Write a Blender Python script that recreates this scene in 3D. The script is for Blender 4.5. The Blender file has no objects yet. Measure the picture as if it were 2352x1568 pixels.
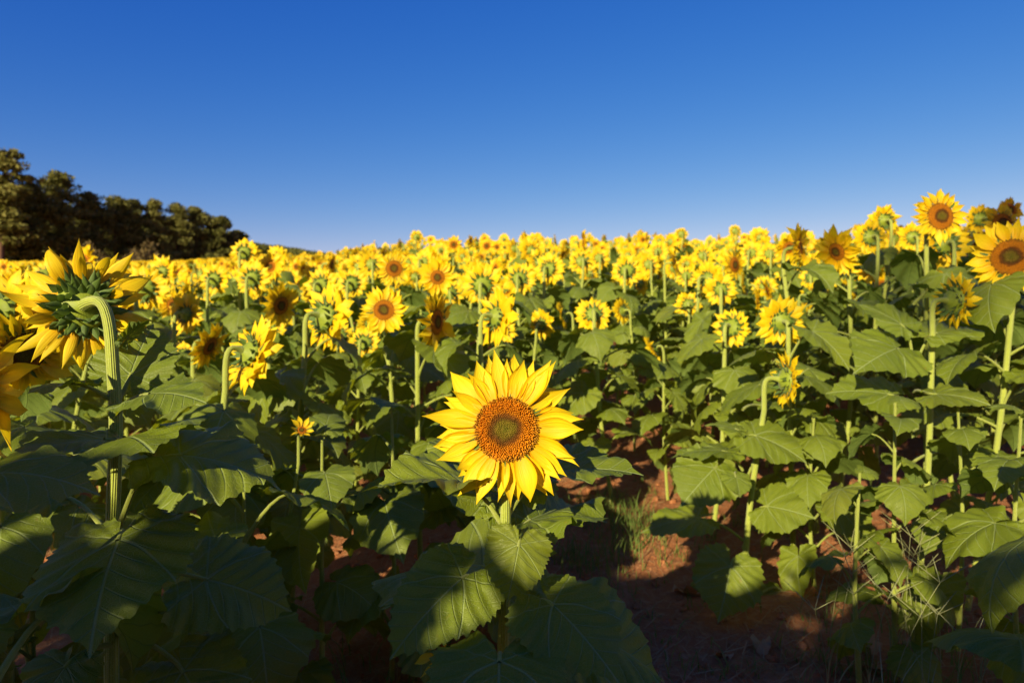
import bpy, math, random
import numpy as np
from mathutils import Vector, Matrix

R = math.radians
SC = bpy.context.scene
COL = SC.collection

# ------------------------------------------------------------------ camera, sky, sun, exposure
CAM_Z = 1.15
F = 24.0
cam_d = bpy.data.cameras.new("camera")
cam_d.lens = F
cam_d.sensor_width = 36.0
cam_d.clip_start = 0.05
cam_d.clip_end = 6000
cam_d.dof.use_dof = True
cam_d.dof.focus_distance = 1.12
cam_d.dof.aperture_fstop = 5.2
cam = bpy.data.objects.new("camera", cam_d)
cam.location = (0, 0, CAM_Z)
cam.rotation_euler = (R(90), 0, 0)
COL.objects.link(cam)
SC.camera = cam

SUN_EL, SUN_AZ = 19.0, 28.0          # height, and degrees to the left of straight behind the camera
world = bpy.data.worlds.new("World")
SC.world = world
world.use_nodes = True
wt = world.node_tree
bg = wt.nodes["Background"]
sky = wt.nodes.new("ShaderNodeTexSky")
sky.sky_type = 'NISHITA'
sky.sun_disc = False
sky.sun_elevation = R(SUN_EL)
sky.sun_rotation = R(180 + SUN_AZ)
sky.air_density = 1.0
sky.dust_density = 0.0
sky.ozone_density = 2.5
sky.altitude = 300
hs = wt.nodes.new("ShaderNodeHueSaturation")
hs.inputs['Saturation'].default_value = 1.25
wt.links.new(sky.outputs[0], hs.inputs['Color'])
# grade of the clear sky: deeper blue overhead, paler at the skyline (per-channel power curve)
sep = wt.nodes.new("ShaderNodeSeparateColor"); com = wt.nodes.new("ShaderNodeCombineColor")
wt.links.new(hs.outputs[0], sep.inputs[0])
for i_, (k_, g_) in enumerate([(0.774, 1.72), (0.752, 1.17), (2.68, 0.52)]):
    p_ = wt.nodes.new("ShaderNodeMath"); p_.operation = 'POWER'; p_.inputs[1].default_value = g_
    q_ = wt.nodes.new("ShaderNodeMath"); q_.operation = 'MULTIPLY'; q_.inputs[1].default_value = k_
    c_ = wt.nodes.new("ShaderNodeMath"); c_.operation = 'MINIMUM'; c_.inputs[1].default_value = 60.0
    wt.links.new(sep.outputs[i_], p_.inputs[0]); wt.links.new(p_.outputs[0], q_.inputs[0])
    wt.links.new(q_.outputs[0], c_.inputs[0]); wt.links.new(c_.outputs[0], com.inputs[i_])
wt.links.new(com.outputs[0], bg.inputs[0])
bg.inputs[1].default_value = 0.056

sl = bpy.data.lights.new("sun", 'SUN')
sl.energy = 5.0
sl.angle = R(0.5)
sl.color = (1.0, 0.84, 0.56)
sun = bpy.data.objects.new("sun", sl)
sd = Vector((-math.sin(R(SUN_AZ)) * math.cos(R(SUN_EL)), -math.cos(R(SUN_AZ)) * math.cos(R(SUN_EL)), math.sin(R(SUN_EL))))
sun.rotation_euler = sd.to_track_quat('Z', 'Y').to_euler()
sun.location = sd * 40
COL.objects.link(sun)

SC.view_settings.view_transform = 'Standard'
SC.view_settings.look = 'None'
SC.view_settings.exposure = 0.84
SC.view_settings.gamma = 1.0
SC.cycles.max_bounces = 6
SC.cycles.transparent_max_bounces = 4
SC.cycles.use_denoising = True

rng = np.random.default_rng(7)
random.seed(7)

def at(px, py, d):
    """point seen at pixel (px, py) of a 2352 x 1568 frame at depth d"""
    return np.array([(px - 1176) / 1568 * d, d, CAM_Z - (py - 784) / 1568 * d])

# ------------------------------------------------------------------ materials
def mat_new(name):
    m = bpy.data.materials.new(name)
    m.use_nodes = True
    nt = m.node_tree
    nt.nodes.clear()
    return m, nt

class NT:
    """tiny helper to write node maths"""
    def __init__(s, nt): s.nt = nt
    def n(s, t, **kw):
        o = s.nt.nodes.new(t)
        for k, v in kw.items(): setattr(o, k, v)
        return o
    def put(s, sock, v):
        if hasattr(v, 'is_output'): s.nt.links.new(v, sock)
        elif v is not None: sock.default_value = v
    def m(s, op, a, b=None, c=None, clamp=False):
        o = s.n('ShaderNodeMath', operation=op, use_clamp=clamp)
        s.put(o.inputs[0], a)
        if b is not None: s.put(o.inputs[1], b)
        if c is not None: s.put(o.inputs[2], c)
        return o.outputs[0]
    def mix(s, f, a, b, bt='MIX'):
        o = s.n('ShaderNodeMix', data_type='RGBA', blend_type=bt)
        s.put(o.inputs[0], f)
        s.put(o.inputs[6], a if hasattr(a, 'is_output') else (*a, 1))
        s.put(o.inputs[7], b if hasattr(b, 'is_output') else (*b, 1))
        return o.outputs[2]
    def ramp(s, f, stops):
        o = s.n('ShaderNodeValToRGB')
        e = o.color_ramp.elements
        while len(e) < len(stops): e.new(0.5)
        for i, (p, c) in enumerate(stops):
            e[i].position = p; e[i].color = (*c, 1)
        s.put(o.inputs[0], f)
        return o.outputs[0]
    def noise(s, vec, scale, detail=3, rough=0.5):
        o = s.n('ShaderNodeTexNoise')
        o.inputs['Scale'].default_value = scale
        o.inputs['Detail'].default_value = detail
        o.inputs['Roughness'].default_value = rough
        if vec is not None: s.put(o.inputs['Vector'], vec)
        return o.outputs[0]
    def luv(s):
        a = s.n('ShaderNodeAttribute', attribute_name='luv')
        x = s.n('ShaderNodeSeparateXYZ')
        s.nt.links.new(a.outputs['Vector'], x.inputs[0])
        return x.outputs[0], x.outputs[1], x.outputs[2], a.outputs['Vector']
    def smooth(s, v, a, b):
        o = s.n('ShaderNodeMapRange', interpolation_type='SMOOTHSTEP')
        s.put(o.inputs[0], v); s.put(o.inputs[1], a); s.put(o.inputs[2], b)
        o.inputs[3].default_value = 0; o.inputs[4].default_value = 1
        return o.outputs[0]
    def out(s, sh):
        o = s.n('ShaderNodeOutputMaterial')
        s.nt.links.new(sh, o.inputs[0])
    def bsdf(s, col, rough=0.6, spec=0.4, normal=None, sheen=0.0):
        p = s.n('ShaderNodeBsdfPrincipled')
        s.put(p.inputs['Base Color'], col if hasattr(col, 'is_output') else (*col, 1))
        s.put(p.inputs['Roughness'], rough)
        s.put(p.inputs['Specular IOR Level'], spec)
        if sheen:
            p.inputs['Sheen Weight'].default_value = sheen
        if normal is not None: s.put(p.inputs['Normal'], normal)
        return p.outputs[0]
    def transl(s, col, normal=None):
        p = s.n('ShaderNodeBsdfTranslucent')
        s.put(p.inputs[0], col if hasattr(col, 'is_output') else (*col, 1))
        if normal is not None: s.put(p.inputs['Normal'], normal)
        return p.outputs[0]
    def mixsh(s, f, a, b):
        o = s.n('ShaderNodeMixShader')
        s.put(o.inputs[0], f); s.put(o.inputs[1], a); s.put(o.inputs[2], b)
        return o.outputs[0]
    def bump(s, h, strength, dist):
        o = s.n('ShaderNodeBump')
        o.inputs['Strength'].default_value = strength
        o.inputs['Distance'].default_value = dist
        s.put(o.inputs['Height'], h)
        return o.outputs[0]
    def rand(s):
        return s.n('ShaderNodeObjectInfo').outputs['Random']

def vein_s(x, ay):
    """shared by shader and mesh: vein phase"""
    return x - 0.95 * ay + 0.75 * ay * ay

def leaf_material(name, ca, cb, cback, vein, tl=0.22, trans=(0.16, 0.30, 0.02)):
    m, nt = mat_new(name); k = NT(nt)
    x, y, z, vec = k.luv()
    ay = k.m('ABSOLUTE', y)
    # main side veins leaving the midrib
    s = k.m('ADD', k.m('SUBTRACT', x, k.m('MULTIPLY', ay, 0.95)), k.m('MULTIPLY', k.m('MULTIPLY', ay, ay), 0.75))
    ph = k.m('ABSOLUTE', k.m('SUBTRACT', k.m('FRACT', k.m('ADD', k.m('MULTIPLY', s, 6.0), k.m('MULTIPLY', z, 0.3))), 0.5))
    vein1 = k.smooth(ph, 0.425, 0.5)
    inner = k.m('SUBTRACT', 1.0, k.smooth(ay, 0.1, 0.42))
    vein1 = k.m('MULTIPLY', vein1, k.m('ADD', 0.25, k.m('MULTIPLY', inner, 0.6)))
    mid = k.m('SUBTRACT', 1.0, k.smooth(ay, 0.004, 0.016))
    mid = k.m('MULTIPLY', mid, k.m('GREATER_THAN', x, -0.01))
    # two strong basal veins
    bs = k.m('ABSOLUTE', k.m('SUBTRACT', x, k.m('SUBTRACT', k.m('MULTIPLY', ay, 0.62), k.m('MULTIPLY', k.m('MULTIPLY', ay, ay), -0.9))))
    bas = k.m('SUBTRACT', 1.0, k.smooth(bs, 0.006, 0.02))
    bs2 = k.m('ABSOLUTE', k.m('ADD', x, k.m('MULTIPLY', ay, 0.45)))
    bas2 = k.m('MULTIPLY', k.m('SUBTRACT', 1.0, k.smooth(bs2, 0.005, 0.016)), 0.7)
    v = k.m('MAXIMUM', k.m('MAXIMUM', mid, bas), k.m('MAXIMUM', vein1, bas2), clamp=True)
    # fine net
    vo = k.n('ShaderNodeTexVoronoi', feature='DISTANCE_TO_EDGE')
    vo.inputs['Scale'].default_value = 26
    k.put(vo.inputs['Vector'], vec)
    net = k.m('SUBTRACT', 1.0, k.smooth(vo.outputs[0], 0.0, 0.08))
    n1 = k.noise(vec, 3.5, 4, 0.6)
    n2 = k.noise(vec, 60, 2, 0.6)
    r = k.rand()
    col = k.mix(k.m('ADD', k.m('MULTIPLY', n1, 0.7), k.m('MULTIPLY', z, 0.35), clamp=True), ca, cb)
    col = k.mix(k.m('MULTIPLY', net, 0.18), col, vein)
    # brown/yellow specks
    sp = k.smooth(n2, 0.70, 0.76)
    col = k.mix(k.m('MULTIPLY', sp, 0.6), col, (0.26, 0.22, 0.05))
    n3 = k.noise(vec, 9, 3, 0.7)
    col = k.mix(k.m('MULTIPLY', k.smooth(n3, 0.66, 0.72), 0.55), col, (0.20, 0.17, 0.02))
    col = k.mix(k.m('MULTIPLY', k.smooth(n3, 0.745, 0.76), 0.8), col, (0.10, 0.055, 0.015))
    # some leaves turn yellow
    yel = k.m('MULTIPLY', k.smooth(r, 0.88, 1.0), 0.35)
    col = k.mix(yel, col, (0.20, 0.19, 0.015))
    col = k.mix(k.m('MULTIPLY', v, 0.62), col, vein)
    g = k.n('ShaderNodeNewGeometry')
    col2 = k.mix(g.outputs['Backfacing'], col, cback)
    h = k.m('ADD', k.m('MULTIPLY', v, -1.0), k.m('ADD', k.m('MULTIPLY', net, -0.25), k.m('MULTIPLY', n1, 0.5)))
    nm = k.bump(h, 0.7, 0.0028)
    bs_ = k.bsdf(col2, k.m('ADD', 0.40, k.m('MULTIPLY', n1, 0.25)), 0.36, nm)
    tr = k.transl(k.mix(k.m('MULTIPLY', v, 0.5), trans, (0.06, 0.1, 0.01)), nm)
    k.out(k.mixsh(tl, bs_, tr))
    return m

M = {}
M['leaf'] = leaf_material("leaf_green", (0.088, 0.138, 0.008), (0.195, 0.235, 0.010), (0.13, 0.19, 0.035), (0.32, 0.40, 0.14), 0.27, (0.46, 0.52, 0.010))
M['leaf_yellow'] = leaf_material("leaf_yellowing", (0.075, 0.10, 0.010), (0.16, 0.15, 0.012), (0.13, 0.15, 0.04), (0.25, 0.26, 0.08))

def stem_material():
    m, nt = mat_new("stem_green"); k = NT(nt)
    x, y, z, vec = k.luv()
    tc = k.n('ShaderNodeTexCoord').outputs['Object']
    n1 = k.noise(tc, 30, 3)
    n2 = k.noise(tc, 700, 2, 0.7)
    rib = k.m('SINE', k.m('MULTIPLY', x, 2 * math.pi * 9))
    col = k.mix(k.m('MULTIPLY', k.m('ADD', rib, 1.0), 0.35), (0.29, 0.34, 0.025), (0.48, 0.52, 0.085))
    col = k.mix(k.m('MULTIPLY', n1, 0.5), col, (0.09, 0.16, 0.012))
    col = k.mix(k.m('MULTIPLY', k.smooth(n2, 0.55, 0.68), 0.7), col, (0.46, 0.50, 0.22))
    nm = k.bump(k.m('ADD', rib, k.m('MULTIPLY', n2, 0.8)), 0.7, 0.0008)
    k.out(k.bsdf(col, 0.6, 0.3, nm, 0.15))
    return m
M['stem'] = stem_material()

def petal_material():
    m, nt = mat_new("petal_yellow"); k = NT(nt)
    x, y, z, vec = k.luv()
    n1 = k.noise(vec, 5, 3)
    mp = k.n('ShaderNodeMapping'); mp.inputs['Scale'].default_value = (0.8, 5.5, 3)
    k.put(mp.inputs[0], vec)
    st = k.noise(mp.outputs[0], 1.6, 3)
    col = k.mix(k.smooth(x, 0.0, 0.55), (0.78, 0.42, 0.003), (0.83, 0.63, 0.010))
    col = k.mix(k.m('MULTIPLY', k.smooth(st, 0.42, 0.66), 0.55), col, (0.70, 0.40, 0.002))
    col = k.mix(k.m('MULTIPLY', k.smooth(z, 0.6, 1.0), 0.4), col, (0.80, 0.50, 0.003))
    col = k.mix(k.m('MULTIPLY', k.smooth(n1, 0.62, 0.75), 0.25), col, (0.90, 0.74, 0.03))
    nm = k.bump(st, 0.8, 0.0012)
    k.out(k.mixsh(0.33, k.bsdf(col, 0.5, 0.25, nm), k.transl((0.90, 0.66, 0.008), nm)))
    return m
M['petal'] = petal_material()

def disc_material(florets):
    m, nt = mat_new("disc_florets" if florets else "disc_brown"); k = NT(nt)
    x, y, z, vec = k.luv()
    stops = [(0.0, (0.17, 0.17, 0.012)), (0.25, (0.22, 0.17, 0.012)), (0.38, (0.12, 0.06, 0.008)), (0.50, (0.22, 0.07, 0.006)),
             (0.58, (0.74, 0.25, 0.006)), (0.82, (0.78, 0.27, 0.006)), (0.93, (0.50, 0.22, 0.012)), (1.0, (0.22, 0.10, 0.01))]
    n1 = k.noise(k.n('ShaderNodeTexCoord').outputs['Object'], 45, 3)
    rr = k.m('ADD', x, k.m('MULTIPLY', k.m('SUBTRACT', n1, 0.5), 0.34))
    col = k.ramp(rr, stops)
    if florets:
        # z: 0 at floret foot, 1 at its tip; y random per floret
        col = k.mix(k.smooth(z, 0.05, 0.7), (0.05, 0.02, 0.004), col)
        col = k.mix(k.m('MULTIPLY', k.m('MULTIPLY', k.smooth(z, 0.7, 1.0), k.smooth(x, 0.3, 0.6)), k.m('MULTIPLY', y, 0.9)), col, (0.55, 0.25, 0.02))
        k.out(k.bsdf(col, 0.7, 0.15))
    else:
        vo = k.n('ShaderNodeTexVoronoi')
        vo.inputs['Scale'].default_value = 420
        k.put(vo.inputs['Vector'], k.n('ShaderNodeTexCoord').outputs['Object'])
        d = k.smooth(vo.outputs[0], 0.2, 0.65)
        col = k.mix(k.m('MULTIPLY', d, 0.6), col, (0.06, 0.022, 0.004))
        k.out(k.bsdf(col, 0.75, 0.12, k.bump(k.m('SUBTRACT', 1.0, d), 1.0, 0.004)))
    return m
M['florets'] = disc_material(True)
M['disc'] = disc_material(False)

def bract_material():
    m, nt = mat_new("bract_green"); k = NT(nt)
    x, y, z, vec = k.luv()
    n1 = k.noise(vec, 8, 3)
    ay = k.m('ABSOLUTE', y)
    col = k.mix(n1, (0.042, 0.085, 0.008), (0.090, 0.150, 0.012))
    col = k.mix(k.smooth(ay, 0.75, 1.0), col, (0.16, 0.24, 0.06))
    col = k.mix(k.m('MULTIPLY', k.m('SUBTRACT', 1.0, k.smooth(ay, 0.0, 0.12)), 0.4), col, (0.16, 0.22, 0.07))
    nm = k.bump(k.noise(vec, 25, 2), 0.4, 0.001)
    k.out(k.mixsh(0.15, k.bsdf(col, 0.55, 0.3, nm, 0.1), k.transl((0.2, 0.33, 0.03))))
    return m
M['bract'] = bract_material()

def calyx_material():
    m, nt = mat_new("calyx_green"); k = NT(nt)
    x, y, z, vec = k.luv()
    tc = k.n('ShaderNodeTexCoord').outputs['Object']
    n1 = k.noise(tc, 60, 3)
    rib = k.m('SINE', k.m('MULTIPLY', y, 2 * math.pi * 14))
    col = k.mix(n1, (0.14, 0.19, 0.010), (0.25, 0.30, 0.020))
    col = k.mix(k.m('MULTIPLY', k.m('ADD', rib, 1), 0.05), col, (0.14, 0.22, 0.03))
    k.out(k.bsdf(col, 0.55, 0.3, k.bump(rib, 0.25, 0.0003), 0.1))
    return m
M['calyx'] = calyx_material()

def soil_material():
    m, nt = mat_new("red_soil"); k = NT(nt)
    tc = k.n('ShaderNodeTexCoord').outputs['Object']
    a = k.noise(tc, 1.3, 5, 0.6); b = k.noise(tc, 28, 6, 0.65); c = k.noise(tc, 160, 3, 0.6)
    col = k.mix(a, (0.25, 0.090, 0.034), (0.44, 0.185, 0.070))
    col = k.mix(k.smooth(b, 0.45, 0.75), col, (0.42, 0.22, 0.105))
    col = k.mix(k.smooth(c, 0.6, 0.75), col, (0.07, 0.03, 0.015))
    h = k.m('ADD', b, k.m('MULTIPLY', c, 0.4))
    k.out(k.bsdf(col, 0.9, 0.15, k.bump(h, 0.9, 0.02)))
    return m
M['soil'] = soil_material()

def simple(name, ca, cb, scale=20, rough=0.8, tl=0.0, tcol=None, spec=0.2, perobj=0.0):
    m, nt = mat_new(name); k = NT(nt)
    tc = k.n('ShaderNodeTexCoord').outputs['Object']
    a = k.noise(tc, scale, 4, 0.6)
    x, y, z, vec = k.luv()
    f = k.m('ADD', k.m('MULTIPLY', a, 0.6), k.m('MULTIPLY', z, 0.5), clamp=True)
    if perobj: f = k.m('ADD', f, k.m('MULTIPLY', k.m('SUBTRACT', k.rand(), 0.5), perobj), clamp=True)
    col = k.mix(f, ca, cb)
    sh = k.bsdf(col, rough, spec, k.bump(a, 0.5, 0.01))
    if tl: sh = k.mixsh(tl, sh, k.transl(tcol or cb))
    k.out(sh)
    return m
M['straw'] = simple("dry_straw", (0.22, 0.12, 0.05), (0.46, 0.30, 0.14), 8)
M['grass'] = simple("grass_blade", (0.06, 0.11, 0.02), (0.17, 0.23, 0.05), 6, 0.6, 0.25, (0.25, 0.35, 0.04))
M['seedhead'] = simple("pale_grass_stalk", (0.20, 0.22, 0.09), (0.40, 0.40, 0.19), 6, 0.6)
M['bark'] = simple("pine_bark", (0.07, 0.038, 0.022), (0.20, 0.105, 0.06), 3, 0.9)
M['needle'] = simple("pine_needles", (0.065, 0.075, 0.013), (0.20, 0.185, 0.036), 0.5, 0.7, 0.2, (0.10, 0.12, 0.015), perobj=0.5)
M['shrub'] = simple("shrub_leaves", (0.07, 0.085, 0.014), (0.20, 0.18, 0.035), 0.6, 0.7, 0.15, (0.12, 0.14, 0.015), perobj=0.5)
M['rust_shrub'] = simple("rusty_shrub_leaves", (0.075, 0.055, 0.018), (0.17, 0.125, 0.042), 0.6, 0.7, 0.1, (0.15, 0.09, 0.02))

# ------------------------------------------------------------------ mesh building
class Geo:
    def __init__(s):
        s.V = []; s.Q = []; s.L = []; s.MI = []; s.n = 0
    def add(s, V, Q, L, mi=0):
        V = np.asarray(V, float).reshape(-1, 3)
        s.V.append(V); s.L.append(np.asarray(L, float).reshape(-1, 3))
        Q = np.asarray(Q, int).reshape(-1, 4)
        s.Q.append(Q + s.n); s.MI.append(np.full(len(Q), mi)); s.n += len(V)
        return s
    def merge(s, g, M4=None, mi_map=None, tint=None):
        V, Q, L, MI = g.arrays()
        if M4 is not None:
            M4 = np.asarray(M4); V = V @ M4[:3, :3].T + M4[:3, 3]
        s.V.append(V); s.Q.append(Q + s.n)
        if tint is not None:
            L = L.copy(); L[:, 2] = (L[:, 2] + tint) % 1.0
        s.L.append(L)
        s.MI.append(MI if mi_map is None else np.array(mi_map)[MI]); s.n += len(V)
        return s
    def arrays(s):
        if len(s.V) != 1:
            s.V = [np.concatenate(s.V)]; s.Q = [np.concatenate(s.Q)]; s.L = [np.concatenate(s.L)]; s.MI = [np.concatenate(s.MI)]
        return s.V[0], s.Q[0], s.L[0], s.MI[0]

def mesh_from(g, name, mats, smooth=True):
    V, Q, L, MI = g.arrays()
    me = bpy.data.meshes.new(name)
    me.vertices.add(len(V)); me.vertices.foreach_set("co", V.astype(np.float32).ravel())
    me.loops.add(Q.size); me.polygons.add(len(Q))
    me.polygons.foreach_set("loop_start", np.arange(0, Q.size, 4, dtype=np.int32))
    me.loops.foreach_set("vertex_index", Q.astype(np.int32).ravel())
    me.polygons.foreach_set("material_index", MI.astype(np.int32))
    me.polygons.foreach_set("use_smooth", np.full(len(Q), smooth))
    at_ = me.attributes.new("luv", 'FLOAT_VECTOR', 'POINT')
    at_.data.foreach_set("vector", L.astype(np.float32).ravel())
    for m in (mats if isinstance(mats, (list, tuple)) else [mats]): me.materials.append(M[m])
    me.update(calc_edges=True)
    return me

def link(name, me, parent=None, mw=None):
    o = bpy.data.objects.new(name, me)
    COL.objects.link(o)
    if parent is not None: o.parent = parent
    if mw is not None: o.matrix_basis = Matrix([list(map(float, r)) for r in mw])
    return o

def tag(o, label=None, cat=None, group=None, kind=None):
    if label: o['label'] = label
    if cat: o['category'] = cat
    if group: o['group'] = group
    if kind: o['kind'] = kind
    return o

def grid(P, L, wrap=False, mi=0, g=None):
    g = g or Geo()
    a, b = P.shape[:2]
    i = np.arange(a * b).reshape(a, b)
    if wrap:
        j = np.concatenate([i, i[:, :1]], 1)
    else:
        j = i
    Q = np.stack([j[:-1, :-1], j[1:, :-1], j[1:, 1:], j[:-1, 1:]], -1).reshape(-1, 4)
    return g.add(P, Q, L, mi)

def norm(v):
    v = np.asarray(v, float)
    return v / (np.linalg.norm(v) + 1e-12)

def bezier(p, n):
    t = np.linspace(0, 1, n)[:, None]
    a, b, c, d = [np.asarray(q, float) for q in p]
    return (1 - t) ** 3 * a + 3 * (1 - t) ** 2 * t * b + 3 * (1 - t) * t * t * c + t ** 3 * d

def catmull(P, n):
    P = np.asarray(P, float)
    P = np.vstack([2 * P[0] - P[1], P, 2 * P[-1] - P[-2]])
    out = []
    for i in range(1, len(P) - 2):
        for t in np.linspace(0, 1, n, endpoint=False):
            out.append(0.5 * ((2 * P[i]) + (-P[i - 1] + P[i + 1]) * t + (2 * P[i - 1] - 5 * P[i] + 4 * P[i + 1] - P[i + 2]) * t * t
                              + (-P[i - 1] + 3 * P[i] - 3 * P[i + 1] + P[i + 2]) * t ** 3))
    out.append(P[-2])
    return np.array(out)

def tube(P, rad, n=10, mi=0, g=None, tint=0.0, ridge=0.0, nr=9):
    P = np.asarray(P, float); m = len(P)
    T = np.gradient(P, axis=0); T /= np.linalg.norm(T, axis=1)[:, None] + 1e-12
    u = norm(np.cross(T[0], [0.31, 0.95, 0.05]))
    th = np.arange(n) / n * 2 * np.pi
    rad = np.broadcast_to(np.asarray(rad, float), (m,))
    out = np.zeros((m, n, 3)); L = np.zeros((m, n, 3))
    s = np.concatenate([[0], np.cumsum(np.linalg.norm(np.diff(P, axis=0), axis=1))])
    for i in range(m):
        u = norm(u - T[i] * np.dot(u, T[i])); v = np.cross(T[i], u)
        rr = rad[i] * (1 + ridge * np.cos(nr * th) + (ridge * .7 * np.sin(th * 2 + s[i] * 37) * np.sin(s[i] * 61) if ridge else 0))
        out[i] = P[i] + rr[:, None] * (np.cos(th)[:, None] * u + np.sin(th)[:, None] * v)
        L[i, :, 0] = np.abs(th / np.pi - 1); L[i, :, 1] = s[i]; L[i, :, 2] = tint
    return grid(out, L, True, mi, g)

OUT_A = np.radians([0, 4, 10, 20, 34, 50, 68, 88, 108, 128, 146, 160, 170])
OUT_R = np.array([1.0, .93, .865, .80, .725, .665, .60, .55, .525, .49, .435, .35, .20])

def blade(L, W, na, nr, r, droop=0.6, fold=0.15, wave=0.05, pucker=0.012, cup=0.0, twist=0.0, mi=0, asym=0.0):
    """heart-shaped toothed blade, petiole at the origin, midrib along +x, upper side +z; L length, W half-width factor"""
    th = np.linspace(-R(168), R(168), na)
    base = np.interp(np.abs(th), OUT_A, OUT_R)
    # fewer samples lost to the tip: make sure the tip is sampled
    teeth = np.zeros(na)
    if na > 40:
        k = np.arange(na) % 4
        teeth = np.select([k == 0, k == 1, k == 2], [0.024, 0.010, -0.010], -0.014) * r.uniform(0.5, 1.5, na) + r.normal(0, .003, na)
    elif na > 14:
        teeth = np.where(np.arange(na) % 2 == 0, 0.028, -0.028) * r.uniform(0.5, 1.4, na)
    teeth[na // 2] = 0.04
    irregular = 0.05 * np.sin(th * 3 + r.uniform(0, 6)) + 0.03 * np.sin(th * 5 + r.uniform(0, 6))
    rho = np.linspace(0.0, 1, nr + 1) ** 0.85
    rho[0] = 0.02
    RR = rho[:, None] * (base * (1 + irregular * np.sin(np.abs(th))))[None, :] + (rho ** 6)[:, None] * teeth[None, :]
    x = RR * np.cos(th)[None, :]; y = RR * np.sin(th)[None, :]
    ly = np.abs(y)
    # flat coordinates for the veins
    lx, lyy = x.copy(), y.copy()
    y = y * W * (1 + asym * np.sign(y))
    ay = np.abs(y)
    s = vein_s(lx, ly)
    z = fold * ay + pucker * np.cos(2 * np.pi * 6 * s) * np.clip(ly * 6, 0, 1) * np.clip(RR * 3, 0, 1)
    ph = r.uniform(0, 6.28, 3)
    edge = rho[:, None] ** 2.2
    z = z + wave * edge * (np.sin(th * 5 + ph[0]) + 0.7 * np.sin(th * 9 + ph[1]) + .4 * np.sin(th * 15 + ph[2]))[None, :]
    z = z - cup * (ay ** 2) * 2.2
    # bend along the midrib
    k = droop
    if abs(k) > 1e-3:
        ang = k * x
        nx = np.sin(ang) / k; nz = -(1 - np.cos(ang)) / k
        X = nx + z * np.sin(ang); Z = nz + z * np.cos(ang)
    else:
        X, Z = x, z
    tw = twist * x
    Y2 = y * np.cos(tw) - Z * np.sin(tw) * 0.6; Z2 = Z + y * np.sin(tw)
    P = np.stack([X, Y2, Z2], -1) * L
    tint = r.uniform(0, 1)
    LL = np.stack([lx, lyy, np.full_like(lx, tint)], -1)
    return grid(P, LL, False, mi)

def pool_leaf(r, na, nr, tube_n, young=False):
    """petiole from the origin outwards along +x and a unit-length blade"""
    pl = r.uniform(0.45, 0.75)
    rise = r.uniform(0.25, 0.75)
    b = np.array([pl, 0, pl * rise])
    P = bezier([(0, 0, 0), (pl * .35, 0, pl * rise * .6), (pl * .7, r.uniform(-.04, .04), pl * rise * 1.08), b], 6 if tube_n > 4 else 4)
    g = tube(P, np.linspace(0.030, 0.018, len(P)), tube_n, 1)
    droop = r.uniform(0.5, 1.6)
    bl = blade(1.0, r.uniform(0.85, 1.08), na, nr, r, droop=droop, fold=r.uniform(-0.05, 0.35), wave=r.uniform(.02, .045),
               pucker=.013 if na > 20 else .006, cup=r.uniform(0, .25), twist=r.uniform(-.3, .3))
    pit = r.uniform(0.05, 0.85)   # start angle of blade: downwards
    roll = r.uniform(-.35, .35)
    Mx = Matrix.Translation(b) @ Matrix.Rotation(pit, 4, 'Y') @ Matrix.Rotation(roll, 4, 'X')
    g.merge(bl, np.array(Mx))
    return g

def petals(Rd, L, n, r, na=8, nb=5, tilt=0.15, spread=0.25, curl=0.3, wid=0.24, layers=2, missing=0.0, sag=0.0):
    """ray petals round a disc of radius Rd facing +z"""
    g = Geo()
    for ly in range(layers):
        for i in range(n):
            if r.uniform() < missing: continue
            a = (i + 0.5 * ly) / n * 2 * np.pi + r.normal(0, .07)
            l = L * r.uniform(.78, 1.12) * (1.0 if ly == 0 else .93)
            w = l * wid * r.uniform(.8, 1.25)
            t = np.linspace(0, 1, na)
            prof = (0.40 + 0.60 * np.sin(np.pi * np.clip(t, 0, 1) ** .9)) * (1 - np.clip((t - .40) / .60, 0, 1) ** 1.9)
            prof[-1] = 0.015
            v = np.linspace(-1, 1, nb)
            el = tilt + r.normal(0, spread) * .6 - ly * .06
            cu = curl * r.normal(.3, 1.0)
            tw = r.normal(0, .5)
            ang = el + cu * t ** 1.5 - .15
            dr = np.cumsum(np.concatenate([[0], np.diff(t)]) * np.cos(ang)) * l
            dz = np.cumsum(np.concatenate([[0], np.diff(t)]) * np.sin(ang)) * l
            side = r.normal(0, .10) * l * t ** 2
            rad = Rd * .93 + dr[:, None] + 0 * v[None, :]
            lat = side[:, None] + (w * prof)[:, None] * v[None, :] * np.cos(tw * t)[:, None]
            cupz = (w * prof)[:, None] * ((r.uniform(.1, .45)) * (v[None, :] ** 2) - .13 * np.cos(3 * np.pi * v[None, :]))
            z = dz[:, None] + cupz + (w * prof)[:, None] * v[None, :] * np.sin(tw * t)[:, None] - ly * .003
            ca, sa = np.cos(a), np.sin(a)
            X = rad * ca - lat * sa; Y = rad * sa + lat * ca
            Y = Y - sag * (dr[:, None] ** 2)
            P = np.stack([X, Y, z], -1)
            LL = np.stack([t[:, None] + 0 * v, v[None, :] + 0 * t[:, None] + 2.3 * i, np.full((na, nb), r.uniform(0, 1))], -1)
            grid(P, LL, False, 0, g)
    return g

def revolve(prof, n, mi=0, sx=None):
    """prof list of (radius, z, luvx)"""
    th = np.arange(n) / n * 2 * np.pi
    P = np.zeros((len(prof), n, 3)); L = np.zeros((len(prof), n, 3))
    for i, (rr, z, lx) in enumerate(prof):
        P[i, :, 0] = rr * np.cos(th); P[i, :, 1] = rr * np.sin(th); P[i, :, 2] = z
        L[i, :, 0] = lx; L[i, :, 1] = np.abs(th / np.pi - 1)
    return grid(P, L, True, mi)

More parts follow.
